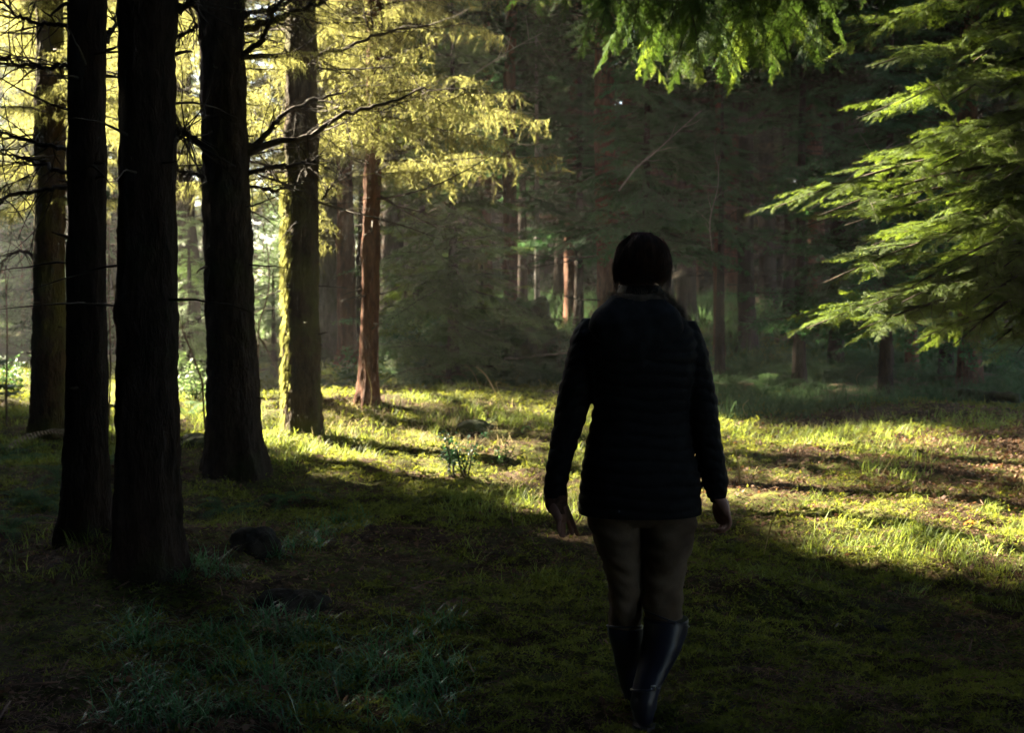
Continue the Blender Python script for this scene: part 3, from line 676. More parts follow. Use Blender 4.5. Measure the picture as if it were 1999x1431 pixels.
# a second, nearer one whose hanging boughs fill the top of the frame
bt = np.array((3.6, 6.2, float(gh(3.6, 6.2))))
def hanging(A, px, py, Y, L, rng, s, base, T=T_hem):
    """boughs hanging down, tip at pixel px,py"""
    tip = P(px, py, Y) - base
    place(A, T[rng.integers(len(T))], basis(rng.uniform(0, 6.28), -rng.uniform(.75, 1.25), rng.normal(0, .3)), tip + np.array((rng.normal(0, .1), rng.normal(0, .1), L * .9)), L)
r_ = empty('hemlock_tree', bt + np.array((.9, 0, 0))); bt = bt + np.array((.9, 0, 0)); tag(r_, 'hemlock with dark boughs hanging into the top of the picture above the woman', 'tree')
trunk('trunk', None, .16, 17, M_bark_dk, r_, seed=91, na=30)
rg2 = np.random.default_rng(77); A = Acc(); AD = Acc()
for q in range(7):     # long boughs crossing above the frame
    Y = 6.4 + q * .5; tip = P(930 + rg2.uniform(0, 260), -60 - rg2.uniform(0, 60), Y) - bt; st = np.array((0, 0, tip[2] + .4)); n = 30
    pts = np.array([st + (tip - st) * k / n + np.array((0, 0, .3 * math.sin(PI * k / n))) for k in range(n + 1)])
    V, F = tube(pts, np.linspace(.03, .006, n + 1), 6, False); A.add(V, F, 1)
    for k in range(3, n):
        for sg in (-1, 1): place(A, T_hem[rg2.integers(4)], basis(PI + sg * R(rg2.uniform(20, 80)), -rg2.uniform(.2, .7), rg2.normal(0, .4)), pts[k], rg2.uniform(.3, .55))
for px in np.arange(985, 1160, 16): hanging(A, px + rg2.uniform(-8, 8), 15 + rg2.uniform(-25, 45), rg2.uniform(7.5, 9), rg2.uniform(.3, .5), rg2, 1, bt)
for px in np.arange(1185, 1600, 5): hanging(A, px + rg2.uniform(-8, 8), 150 + rg2.uniform(-60, 35) - (px < 1300) * 20, rg2.uniform(7.6, 9.2), rg2.uniform(.35, .6), rg2, 1, bt)
for px in np.arange(1160, 1760, 5): hanging(A, px + rg2.uniform(-8, 8), 40 + rg2.uniform(-70, 60), rg2.uniform(6.8, 8.5), rg2.uniform(.4, .7), rg2, 1, bt)
A.build('crown', [M_hemshade, M_twig], r_)
place_ = Acc()
for px in (1340, 1352, 1365, 1380, 1400, 1415, 1430, 1445, 1460, 1480, 1500, 1515, 1530, 1320, 1300, 1285, 1240): hanging(place_, px, 165 + rg2.uniform(-20, 20), rg2.uniform(8.6, 9.6), rg2.uniform(.35, .5), rg2, 1, bt)
for px in (990, 1020, 1050, 1150, 1160, 1175): hanging(place_, px, 35 + rg2.uniform(-20, 20), rg2.uniform(8.6, 9.6), rg2.uniform(.35, .5), rg2, 1, bt)
o = place_.build('bough', [M_hem, M_twig], r_); o['label'] = 'bough tips coloured brighter yellow-green as if sunlit'  # sunlit look of the tips put into the brighter needle material

# young hemlocks in the shade of the wood behind: soft green boughs
def under_tree(px, py, Y, H, Lm, n, label, m, T, seed, z0=.3, name='hemlock_sapling', wob=.0):
    rng = np.random.default_rng(seed); b = P(px, py, Y); b[2] = float(gh(b[0], b[1]))
    r_ = empty(name, b); tag(r_, label, 'young tree')
    trunk('trunk', None, .035 + H * .008, H, M_bark_dk, r_, seed=seed, na=10, lump=.05)
    crown_arr(rng, T, z0, H, n, lambda z: Lm * (1 - (z / (H + .5)) ** 1.5) + .15, pitch=(-.45, .1)).build('crown', [m, M_twig], r_)
under_tree(1260, 700, 16.5, 5.2, 1.7, 120, 'young hemlock with soft dark green boughs right above the woman\'s head', M_hemdk, T_hemm, 101, z0=1.9)
under_tree(1405, 700, 18.5, 4.6, 1.6, 65, 'shaded young hemlock right of the woman among the thin trunks', M_hemdk, T_hemm, 102, z0=2.2)
under_tree(1560, 700, 17.5, 6.5, 1.7, 60, 'shaded young hemlock behind the tip of the longest sunlit spray', M_hemdk, T_hemm, 103, z0=2.6)
under_tree(1730, 700, 16.0, 5.4, 2.2, 130, 'dark blue-green young hemlock behind the middle of the sunlit boughs', M_hemdk, T_hemm, 104, z0=1.0)
under_tree(885, 700, 18.6, 6.2, 1.7, 130, 'pale green bushy young conifer left of the ferny stump', M_leafy, T_hemm, 105, z0=.3)
under_tree(825, 690, 21.5, 6.0, 1.5, 110, 'green bushy young conifer just right of the grey barred trunk', M_hem, T_hemm, 106, z0=.3)
under_tree(940, 690, 22.5, 2.6, 1.2, 50, 'low green young conifer close to the left side of the ferny stump', M_hem, T_hemm, 107, z0=.2)
under_tree(1130, 690, 25.0, 7.5, 2.0, 120, 'tall dim young conifer between the birch stem and the woman', M_hemdk, T_hemm, 108, z0=1.6)
under_tree(1020, 690, 27.0, 8.0, 2.2, 120, 'tall dim green conifer standing behind the birch stem', M_hemdk, T_hemm, 111, z0=3.0)
under_tree(1330, 690, 24.0, 8.0, 2.2, 120, 'tall dim green conifer just right of the woman\'s head, farther back', M_hemdk, T_hemm, 112, z0=3.6)
under_tree(372, 700, 19.0, 2.6, 1.0, 50, 'green bush seen in the gap right of the thickest black trunk', M_leafy, T_hemm, 109, z0=.2)
under_tree(535, 720, 21.0, 1.8, .9, 40, 'low green bush in the gap left of the glowing trunk', M_leafy, T_hemm, 110, z0=.2)

# ================================================================== undergrowth: shrubs, ferns, stumps
def leafy_shrub(base, H, Wd, n, label, m, seed, ls=.05, name='shrub', nst=16, cat='shrub'):
    rng = np.random.default_rng(seed); r_ = empty(name, base); tag(r_, label, cat)
    S = Acc(); A = Acc(); up = np.array((0, 0, 1.)); pts = []
    for k in range(nst):
        yaw = rng.uniform(0, 6.28); sp = rng.uniform(.1, 1.0)
        s = line_segs(np.array((rng.normal(0, .04), rng.normal(0, .04), 0)), np.array((math.cos(yaw) * sp * Wd / H, math.sin(yaw) * sp * Wd / H, 1)), H * rng.uniform(.6, 1.1), 10, rng, .14, .03 * sp, up)
        q = np.array([s[0][0]] + [y[1] for y in s]); V, F = tube(q, np.linspace(.008, .002, 11), 4, False); S.add(V, F)
        pts += [x[1] for x in s[2:]]
    pts = np.array(pts); idx = rng.integers(len(pts), size=n); p = pts[idx] + rng.normal(0, .07 * H, (n, 3)); p[:, 2] = np.abs(p[:, 2])
    d = rng.normal(0, 1, (n, 3)); d[:, 2] *= .4; d /= np.linalg.norm(d, axis=1)[:, None]
    sd_ = np.cross(d, np.array((0, 0, 1.)) + rng.normal(0, .5, (n, 3))); sd_ /= np.linalg.norm(sd_, axis=1)[:, None]
    l = ls * rng.uniform(.6, 1.3, n)[:, None]
    V = np.stack([p, p + d * l * .5 + sd_ * l * .28, p + d * l, p + d * l * .5 - sd_ * l * .28], 1).reshape(-1, 3)
    A.add(V, np.arange(4 * n).reshape(-1, 4)); S.build('stem', [M_twig], r_); A.build('foliage', [m], r_); return r_
def at(px, py, Y):
    p = P(px, py, Y); p[2] = float(gh(p[0], p[1])); return p
leafy_shrub(at(905, 700, 20.5), 1.5, 1.5, 5200, 'dark glossy evergreen shrub on the back edge of the glade, left of the ferny stump', M_leafdk, 201)
leafy_shrub(at(845, 700, 20.8), 1.25, 1.4, 4200, 'lower dark evergreen shrub between the grey barred trunk and the larger glossy shrub', M_leafdk, 202)
leafy_shrub(at(975, 700, 19.8), .95, 1.2, 3200, 'small dim shrub at the foot of the ferny stump on its left side', M_leafg, 203)
leafy_shrub(at(1090, 700, 19.8), .95, 1.2, 3000, 'small dark shrub between the ferny stump and the woman\'s shoulder', M_leafdk, 204)
leafy_shrub(at(780, 705, 21), 1.0, 1.0, 2400, 'pale green shrub at the foot of the grey barred trunk', M_leafg, 205)
leafy_shrub(G(900, 930), .40, .28, 420, 'small dark leafy seedling shrub in the sunny moss left of the woman', M_leafdk, 206, ls=.035, nst=9)
leafy_shrub(G(985, 905), .22, .28, 220, 'tiny leafy seedling just right of the dark seedling shrub', M_leafg, 207, ls=.03, nst=7)
leafy_shrub(at(385, 790, 15.5), .55, .5, 800, 'pale bluish-green bush in the gap left of the broad dark trunk', M_leafy, 208)
leafy_shrub(at(690, 740, 20), .55, .7, 900, 'low green shrub behind the slim knotty trunk', M_leafg, 209)
leafy_shrub(at(1930, 760, 19), .6, .7, 1200, 'low blue-green shrub by the right edge beneath the pale gap', M_leafg, 210)
leafy_shrub(at(20, 780, 18), .6, .8, 1000, 'green shrub at the far left edge', M_leafg, 211)

def frond(A, p, yaw, L, arch, rng, m=0, wmax=.16):
    n = 26; d = np.array((math.cos(yaw) * .55, math.sin(yaw) * .55, 1.0)); pts = [np.array(p, float)]; d /= np.linalg.norm(d)
    for k in range(n):
        pts.append(pts[-1] + d * L / n); d = d + np.array((math.cos(yaw) * .5, math.sin(yaw) * .5, -1.0)) * arch / n * 1.6 + rng.normal(0, .01, 3); d /= np.linalg.norm(d)
    pts = np.array(pts); V, F = tube(pts, np.linspace(.003, .001, n + 1), 3, False); A.add(V, F, m)
    sd_ = np.array((-math.sin(yaw), math.cos(yaw), 0))
    for k in range(4, n + 1):
        t = k / n; wl = wmax * L * math.sin(PI * (1 - t) ** .7 * .95 + .05) * rng.uniform(.85, 1.1)
        dd = pts[min(k + 1, n)] - pts[k - 1]; dd /= np.linalg.norm(dd) + 1e-9
        for sg in (-1, 1):
            e = sd_ * sg + dd * .25 + np.array((0, 0, -.15)); w_ = L / n * .42
            # serrated pinna: three small lobes
            for q in range(3):
                a = pts[k] + e * wl * q / 3; b = pts[k] + e * wl * (q + 1.4) / 3
                A.add([a - dd * w_ * (1 - q * .25), a + dd * w_ * (1 - q * .25), b], [[0, 1, 2]], m)
def fern(base, L, n, label, m, seed, group=None, arch=1.0):
    rng = np.random.default_rng(seed); A = Acc()
    for k in range(n): frond(A, (rng.normal(0, .02), rng.normal(0, .02), 0), k * 6.28 / n + rng.normal(0, .25), L * rng.uniform(.7, 1.1), arch * rng.uniform(.7, 1.3), rng)
    o = A.build('fern', [m]); o.location = base; tag(o, label, 'fern', group); return o
FE = [(1030, 640, 19.5, .6, 12, 'fern crowning the top of the dark stump', M_fern, 1.0), (1045, 640, 19.3, .55, 12, 'fern hanging over the near face of the dark stump', M_fern, .75), (1010, 640, 19.5, .95, 15, 'fern growing on the left flank of the dark stump', M_fern, .45), (1055, 640, 19.3, 1.0, 15, 'fern hanging down the right flank of the dark stump', M_fern, .45)]
for k, (px, py, Y, L, n, lab, mm, zz) in enumerate(FE): b = at(px, py, Y); b[2] += zz; fern(b, L, n, lab, mm, 220 + k)
fern(at(1462, 720, 18.6), .95, 12, 'green fern with upright fronds in front of the thick dark back trunk', M_fern, 230)
fern(at(1500, 745, 17.2), .8, 12, 'blue-green fern nearest the woman\'s right shoulder', M_fern, 231)
fern(at(1590, 735, 17.5), .85, 12, 'pale green fern below the lowest sunlit spray tip', M_fern, 232)
fern(at(1425, 745, 16.5), .65, 11, 'fern touching the outline of the woman\'s right arm', M_fern, 233)
fern(at(640, 760, 18.5), .6, 12, 'fern in the gap between the glowing trunk and the slim knotty one', M_fern, 234)
fern(at(700, 745, 19.5), .6, 10, 'fern just behind the slim knotty trunk', M_fern, 235)
fern(at(775, 735, 20.5), .7, 12, 'bluish fern at the foot of the grey barred trunk', M_fern, 236)
fern(at(1690, 745, 17), .8, 10, 'dead straw-brown bracken left of the hemlock trunks', M_fernd, 237)
fern(at(1640, 760, 15.5), .55, 9, 'pale dead bracken with curled tips on the right bank', M_fernd, 238)
fern(at(1765, 760, 17), .55, 9, 'dead bracken at the feet of the hemlock-side trunks', M_fernd, 239)
fern(G(60, 905), .45, 8, 'dim fern at the foot of the rim-lit leftmost trunk', M_fern, 240, arch=1.5)
fern(G(40, 985), .45, 8, 'dark fern at the left edge near the slim black trunk', M_fern, 241, arch=1.5)
for k, (px, py, L, lab) in enumerate([(20, 1050, .6, 'dark fern at the left edge, lower of two by the slim black trunk'), (85, 1000, .55, 'dim fern directly left of the slim black trunk base'), (200, 920, .5, 'fern in the narrow gap between the two near black trunks'), (15, 910, .6, 'dim fern in the corner beyond the slim black trunk, at the picture edge'), (120, 945, .5, 'low fern before the rim-lit trunk, touching the slim black trunk')]):
    fern(G(px, py), L * .75, 8, lab, M_fern, 250 + k, arch=1.2)
fern(G(155, 880), .8, 6, 'bleached dead frond arching between the two leftmost trunks', M_fernd, 242)
fern(G(560, 985), .38, 11, 'small dim fern in front of the broad dark trunk', M_fern, 243, arch=1.5)
fern(G(440, 1010), .34, 11, 'small fern in shade between the thickest and the broad trunk', M_fern, 244, arch=1.5)
fern(at(370, 830, 13.5), .5, 10, 'sunlit fern in the gap behind the thickest black trunk', M_fern, 245)
fern(at(1960, 790, 15), .6, 10, 'dim blue-green fern by the fallen log at the right edge', M_fern, 246)
fern(at(1560, 790, 14.5), .45, 10, 'low blue-green fern on the shaded bank right of the woman', M_fern, 247)

fp = [fern((0, 0, 0), .62, 11, None, M_fern, 300 + k) for k in range(4)] + [fern((0, 0, 0), .55, 9, None, M_fernd, 304)]
rf = np.random.default_rng(44)
for k in range(95):
    y = rf.uniform(17.2, 25); px = rf.uniform(745, 2050); x = (px - 999.5) / FPX * y
    if 1120 < px < 1390 and y > 19: continue
    src = fp[rf.integers(5)]; dead = src is fp[4]; c = src.copy(); COL.objects.link(c); c.location = (x, y, float(gh(x, y))); q_ = rf.uniform(.8, 1.5); c.scale = (q_, q_, q_); c.rotation_euler = (0, 0, rf.uniform(0, 6.28))
    wh = 'left of the woman' if px < 1200 else ('right of the woman' if px < 1650 else 'below the hemlock boughs')
    tag(c, 'one of the %s ferns crowding the back bank %s' % ('dead brown' if dead else 'dim green', wh), 'fern', '%s ferns on the bank %s' % ('dead' if dead else 'green', wh))
for o in fp: bpy.data.objects.remove(o)
def rock_like(name, base, sx, sy, sz, m, label, cat, seed, jag=.25, top=.0):
    rng = np.random.default_rng(seed); nu, nv = 40, 22; u = np.arange(nu) * 2 * PI / nu; v = np.linspace(0, PI / 2, nv)
    Vv, U = np.meshgrid(v, u, indexing='ij'); r = 1 + jag * (.5 * np.sin(3 * U + 1.3 * seed) * np.cos(2 * Vv + seed) + .35 * np.sin(5 * U + 4 * Vv + seed) + .3 * np.sin(9 * U - 7 * Vv) * .6) + rng.normal(0, .03, U.shape)
    k = np.cos(Vv) ** 1.05; x = sx * r * k * np.cos(U); y = sy * r * k * np.sin(U); z = sz * np.sin(Vv) ** (.8) * (1 + jag * .9 * np.sin(2 * U + seed) * np.cos(Vv)) - .04
    V = np.stack([x, y, z], -1).reshape(-1, 3); i, j = np.meshgrid(np.arange(nv - 1), np.arange(nu), indexing='ij'); i = i.ravel(); j = j.ravel(); j2 = (j + 1) % nu
    F = np.stack([i * nu + j, i * nu + j2, (i + 1) * nu + j2, (i + 1) * nu + j], 1)
    o = mesh(name, V, F, m, smooth=True); o.location = base; tag(o, label, cat); return o
rock_like('stump', G(500, 1078), .135, .11, .17, M_stump, 'small dark rotten stump in front of the broad dark trunk', 'stump', 1, .3)
rock_like('stump', G(575, 1195), .17, .12, .14, M_stump, 'low sloping black stump at the top edge of the dark sedge', 'stump', 2, .35)
rock_like('clod', G(1050, 1278), .11, .08, .045, M_stump, 'dark ragged clod of earth left of the woman\'s boots', 'clod', 3, .5)
rock_like('clod', G(1415, 1380), .13, .07, .05, M_stump, 'wide dark clod of bark right of the woman\'s boots', 'clod', 4, .5)
rock_like('clod', G(1392, 1180), .07, .05, .035, M_stump, 'small dark clod right of the woman\'s knee', 'clod', 5, .6)
rock_like('clod', G(1700, 1225), .07, .05, .045, M_stump, 'small black clod alone on the shaded moss to the right', 'clod', 8, .5)
rock_like('clod', G(465, 1212), .10, .06, .05, M_stump, 'low black clod left of the sloping stump', 'clod', 9, .5)
rock_like('mossy_mound', G(925, 838), .20, .16, .13, M_stumpm, 'dark mossy lump on the bright glade left of the woman', 'mound', 6, .3)
rock_like('stump', at(1035, 700, 19.8), .40, .32, 1.15, M_stumpm, 'tall dark rotting stump topped with ferns behind the glade', 'stump', 7, .55)
rock_like('mossy_mound', at(300, 690, 12.5) * 0 + at(395, 905, 10.9), .28, .2, .17, M_stumpm, 'dark root mound left of the broad dark trunk', 'mound', 10, .3)

def log(name, p0, p1, r, m, label, cat, seed, n=16):
    rng = np.random.default_rng(seed); t = np.linspace(0, 1, n)[:, None]; p = np.asarray(p0) * (1 - t) + np.asarray(p1) * t; L = np.linalg.norm(np.asarray(p1) - p0)
    p[1:-1] += rng.normal(0, .012 * L, (n - 2, 3)) * np.array((1, 1, .6)); c = p[0].copy(); V, F = tube(p - c, r * (1 - .45 * t[:, 0]) * (1 + rng.normal(0, .06, n)), 10)
    o = mesh(name, V, F, m, smooth=True); o.location = c; tag(o, label, cat); return o
a = at(1850, 775, 15.5); b = at(1990, 790, 14.5); a[2] += .14; b[2] += .12
log('fallen_log', a, b, .10, M_stumpm, 'dark mossy fallen log near the right edge below the hemlock', 'log', 31)
a = P(985, 700, 19.0); b = P(1125, 688, 18.6); log('fallen_branch', a, b, .022, M_pale, 'pale bare branch lying across the back edge of the glade, running to the woman\'s arm', 'branch', 32)
for k, (pts, Y, rr, lab) in enumerate([
    ([(1208, 372), (1240, 330), (1275, 300), (1330, 250), (1370, 215)], 14.5, .013, 'pale bare branch slanting up above the woman\'s head'),
    ([(1580, 410), (1640, 365), (1690, 315), (1750, 275)], 14.0, .010, 'pale bare twig slanting up left of the sunlit hemlock boughs'),
    ([(925, 245), (980, 225), (1020, 212)], 15, .009, 'short pale twig crossing the dark wood in the upper middle'),
    ([(930, 140), (1000, 95), (1060, 62)], 14, .010, 'long pale twig slanting up under the top middle boughs'),
    ([(1390, 490), (1386, 430), (1402, 360), (1400, 300)], 15, .009, 'thin pale crooked stem just right of the woman\'s head')]):
    p = smoothpts([P(x, y, Y) for x, y in pts], 18); c = p[0].copy(); rg3 = np.random.default_rng(k); A = Acc(); V, F = tube(p - c, np.linspace(rr, rr * .35, 18), 6); A.add(V, F)
    for q in range(3, 17, 2):
        s = line_segs(p[q] - c, (p[q + 1] - p[q]) / np.linalg.norm(p[q + 1] - p[q]) + rg3.normal(0, .6, 3), rg3.uniform(.15, .4), 5, rg3, .12, .02, np.array((0, 0, 1.)))
        V, F = tube(np.array([s[0][0]] + [y[1] for y in s]), np.linspace(rr * .4, .0015, 6), 4, False); A.add(V, F)
    o = A.build('bare_branch', [M_pale]); o.location = c; tag(o, lab, 'branch')
# dark saplings leaning in the left gaps
for k, (pts, Y, lab) in enumerate([
    ([(212, 830), (216, 700), (212, 560), (214, 420)], 13.5, 'thin upright sapling in the gap between the two black near trunks'),
    ([(226, 830), (230, 700), (222, 560), (205, 440)], 14.2, 'thin leaning sapling beside the upright one between the two black near trunks'),
    ([(400, 760), (375, 690), (355, 640), (340, 560)], 12.5, 'thin dark stem leaning in the gap right of the thickest black trunk'),
    ([(550, 740), (520, 680), (500, 640), (488, 560)], 14.5, 'thin bare stem leaning between the broad trunk and the glowing trunk'),
    ([(500, 650), (525, 560), (520, 470), (510, 430)], 15.5, 'thin wavering sapling right of the broad dark trunk'),
    ([(12, 790), (14, 640), (10, 520)], 14.0, 'thin sapling at the extreme left edge'),
    ([(135, 1170), (139, 1110), (136, 1060)], 7.0, 'short pale broken stick standing at the foot of the slim black trunk')]):
    p = smoothpts([P(x, y, Y) for x, y in pts], 16); p[0][2] = min(p[0][2], float(gh(p[0][0], p[0][1]))) - .02; c = p[0].copy(); rg3 = np.random.default_rng(40 + k); A = Acc(); V, F = tube(p - c, np.linspace(.011, .004, 16), 6); A.add(V, F)
    if k < 6:
        for q in range(4, 15):
            s = line_segs(p[q] - c, np.array((0, 0, .6)) + rg3.normal(0, .6, 3), rg3.uniform(.1, .5), 5, rg3, .12, .0, np.array((0, 0, 1.)))
            V, F = tube(np.array([s[0][0]] + [y[1] for y in s]), np.linspace(.004, .0015, 6), 3, False); A.add(V, F)
    o = A.build('sapling' if k < 6 else 'stick', [M_dead]); o.location = c; tag(o, lab, 'sapling' if k < 6 else 'stick')

# tall dry stalks and sticks in the glade
ST = [((722, 800), (725, 760), (712, 708), 'dry stalk with a curled tip standing before the slim knotty trunk'), ((640, 830), (620, 790), (600, 760), 'thin stalk leaning against the glowing trunk'),
      ((560, 820), (575, 780), (585, 765), 'reddish twig at the foot of the glowing trunk'), ((975, 780), (950, 735), (930, 716), 'thick straw stalk bent at the top in the middle of the glade'),
      ((940, 765), (925, 730), (908, 712), 'thin straw stalk curling over left of the thick bent one'), ((985, 790), (975, 770), (968, 745), 'short orange stalk right of the bent straw stalks'),
      ((1445, 945), (1440, 900), (1430, 872), 'whitish bent blade standing right of the woman\'s arm'), ((1460, 815), (1450, 795), (1462, 780), 'pair of pale dry stems at the sunlit edge right of the woman'),
      ((1540, 955), (1550, 925), (1565, 900), 'reddish stem standing in the sunlit grass on the right'), ((1815, 905), (1820, 880), (1828, 858), 'orange dry stem among the brown leaves on the right'),
      ((1690, 780), (1672, 740), (1688, 720), 'pale bent bracken stem on the right bank'), ((850, 800), (842, 775), (858, 768), 'short yellow stem on the crest of the glade'), ((1715, 935), (1735, 905), (1745, 890), 'pale leaning stick at the edge of the brown leaves'),
      ((1490, 1085), (1510, 1010), (1530, 965), 'very thin grass stalk rising from shade right of the woman\'s hand')]
for k, (a, b, c, lab) in enumerate(ST):
    g0 = G(*a); p = smoothpts([g0 - (0, 0, .01), P(b[0], b[1], g0[1]), P(c[0], c[1], g0[1] - .02)], 14); rr = .0075 if k in (3, 6) else .0035
    V, F = tube(p - p[0], np.linspace(rr, rr * .5, 14), 5); o = mesh('dry_stalk', V, F, M_straw, smooth=True); o.location = p[0]; tag(o, lab, 'stalk')

# ================================================================== ground cover
def vis_pts(n, rng, y0, y1, pad=1.0):
    """random ground points inside the seen wedge, denser near"""
    y = y0 * (y1 / y0) ** rng.random(n); x = (rng.random(n) * 2 - 1) * (y * .41 + pad); return x, y
def sn(x, y, s, k=0):
    return 2.2 * (vn(x, y, s * .45, 20 + k) - .5)
def patchy(x, y): return sn(x, y, 1.5, 1) + .8 * sn(x, y, 4.2, 2) + .7 * sn(x, y, 13, 3) + .4 * sn(x, y, 34, 9)
rg = np.random.default_rng(21)
# moss sprigs
n = 900000; x, y = vis_pts(n, rg, 3.7, 24)
bare = 1 / (1 + np.exp(-7 * (patchy(x, y) - .12))); bare = np.clip(bare + 1.2 * np.exp(-((x + 2.6) / 1.3) ** 2 - ((y - 6.2) / 1.8) ** 2) * (vn(x, y, 3, 50) > .3), 0, 1)
lit_right = np.exp(-((x - 4.6) / 1.5) ** 2 - ((y - 10.6) / 2.4) ** 2)            # leaf litter ground on the right
keep = rg.random(n) > np.clip(.93 * bare + .9 * lit_right, 0, .97); x, y = x[keep], y[keep]; n = len(x)
s = (.0060 + .0015 * y) * rg.uniform(.5, 1.5, n)
clump = np.clip(.5 + 1.1 * sn(x, y, 22, 4) + .8 * sn(x, y, 50, 5), 0, 1.3); z = gh(x, y) + clump * (.022 + .0016 * y)
p = np.stack([x, y, z - .004], 1); th = rg.uniform(0, 6.28, n); tilt = rg.uniform(.7, 1.75, n)
d = np.stack([np.cos(th) * np.sin(tilt), np.sin(th) * np.sin(tilt), np.cos(tilt)], 1); sdv = np.stack([-np.sin(th), np.cos(th), rg.normal(0, .3, n)], 1)
V = np.stack([p - sdv * s[:, None] * .22, p + sdv * s[:, None] * .22, p + d * s[:, None] * 1.5], 1)
o = mesh('moss_carpet', V.reshape(-1, 3), np.arange(3 * n).reshape(-1, 3), M_moss); tag(o, 'yellow-green moss covering the glade floor', kind='stuff')

def blades(name, x, y, h, w_, m, rng, lean=.5, seg=4, label='', curve=1.0, z=None):
    n = len(x); z = gh(x, y) - .01 if z is None else z; th = rng.uniform(0, 6.28, n); ln = rng.uniform(.1, lean, n); cur = rng.uniform(.3, 1.5, n) * curve
    hd = np.stack([np.cos(th), np.sin(th)], 1); sd_ = np.stack([-np.sin(th), np.cos(th)], 1) * (w_[:, None] / 2)
    V = np.zeros((n, seg * 2 + 1, 3)); px_, pz = np.zeros(n), np.zeros(n); a = ln.copy()
    for k in range(seg):
        wv = sd_ * (1 - .15 * k - .3 * (k / seg) ** 2)
        q = np.stack([x + hd[:, 0] * px_, y + hd[:, 1] * px_, z + pz], 1)
        V[:, 2 * k] = q; V[:, 2 * k, :2] -= wv; V[:, 2 * k + 1] = q; V[:, 2 * k + 1, :2] += wv
        px_ = px_ + np.sin(a) * h / seg; pz = pz + np.cos(a) * h / seg; a = a + cur / seg * 1.4
    V[:, -1] = np.stack([x + hd[:, 0] * px_, y + hd[:, 1] * px_, z + pz], 1)
    b0 = np.arange(n)[:, None] * (2 * seg + 1); F = []
    for k in range(seg - 1):
        o_ = 2 * k; F.append(np.concatenate([b0 + o_, b0 + o_ + 1, b0 + o_ + 3], 1)); F.append(np.concatenate([b0 + o_, b0 + o_ + 3, b0 + o_ + 2], 1))
    o_ = 2 * (seg - 1); F.append(np.concatenate([b0 + o_, b0 + o_ + 1, b0 + o_ + 2], 1))
    ob = mesh(name, V.reshape(-1, 3), np.vstack(F), m, smooth=True); tag(ob, label, kind='stuff'); return ob
def tufts(centers, nper, spread, rng):
    c = np.repeat(np.asarray(centers, float), nper, axis=0); return c[:, 0] + rng.normal(0, spread, len(c)), c[:, 1] + rng.normal(0, spread, len(c))
# short grass across the glade
cx, cy = vis_pts(5200, rg, 6.2, 22); L_ = (cx + 1.86) * .5 + (cy - 9.87) * .866
k_ = (L_ > -.5) | (rg.random(len(cx)) < .12); k_ &= (sn(cx, cy, 1.9, 7) + .5 * sn(cx, cy, 4.2, 8) > .12); cx, cy = cx[k_], cy[k_]
x, y = tufts(np.stack([cx, cy], 1), 22, .05, rg); hh = rg.uniform(.03, .15, len(x)) * (1 + .02 * y); blades('grass', x, y, hh, (.003 + .0003 * y) * rg.uniform(.7, 1.4, len(x)), M_grass, rg, .8, 3, 'short yellow-green grass growing through the moss')
# dry straw-coloured grass
cx, cy = vis_pts(900, rg, 7.5, 21); k_ = ((cx + 1.86) * .5 + (cy - 9.87) * .866 > 0) & (sn(cx, cy, 1.3, 17) > .0); cx, cy = cx[k_], cy[k_]
c2 = np.array([G(rg.uniform(560, 1000), rg.uniform(785, 880))[:2] for _ in range(150)]); cx = np.concatenate([cx, c2[:, 0]]); cy = np.concatenate([cy, c2[:, 1]])
x, y = tufts(np.stack([cx, cy], 1), 12, .07, rg); blades('dry_grass', x, y, rg.uniform(.05, .22, len(x)), .004 * rg.uniform(.7, 1.6, len(x)), M_straw, rg, .9, 4, 'dry straw-coloured grass scattered over the glade')
# rough grey-green growth on the right bank and back edge
cx = rg.uniform(-1.5, 9.5, 4200); cy = 14.0 + rg.uniform(0, 7.5, 4200) + .15 * np.abs(cx - 1); k_ = (cx > 1.6) | (cy > 18.5); cx, cy = cx[k_], cy[k_]
x, y = tufts(np.stack([cx, cy], 1), 16, .10, rg); blades('rough_grass', x, y, rg.uniform(.12, .50, len(x)), .009 * rg.uniform(.6, 1.4, len(x)), M_fern, rg, .9, 4, 'rough grey-green undergrowth along the back edge of the glade', 1.3)
cy = 22 + 14 * rg.random(3200); cx = cy * rg.uniform(-.10, .44, 3200)
x, y = tufts(np.stack([cx, cy], 1), 9, .14, rg); blades('underbrush', x, y, rg.uniform(.2, .65, len(x)), .016 * rg.uniform(.6, 1.4, len(x)), M_fern, rg, .9, 4, 'dim brush and bracken covering the wood floor behind the glade', 1.2)
# dark blue-green sedge at the lower left
cen = []
for _ in range(210):
    px, py = rg.uniform(215, 905), rg.uniform(1195, 1425); lim = 1185 + 60 * max(0, (px - 420) / 480) + 30 * math.sin(px / 50)
    if py > lim: cen.append(G(px, py)[:2])
for px, py in [(570, 1065), (600, 1040), (640, 1040), (665, 1020), (690, 1010), (540, 1080), (380, 1110), (420, 1120), (460, 1125), (620, 1065), (700, 1030), (400, 1105), (350, 1130)]: cen += [G(px + rg.uniform(-9, 9), py + rg.uniform(-8, 8))[:2] for _ in range(3)]
x, y = tufts(cen, 17, .035, rg); blades('sedge', x, y, rg.uniform(.09, .24, len(x)), rg.uniform(.004, .0085, len(x)), M_sedge, rg, .9, 7, 'dark blue-green sedge spreading over the lower left floor', 1.7)
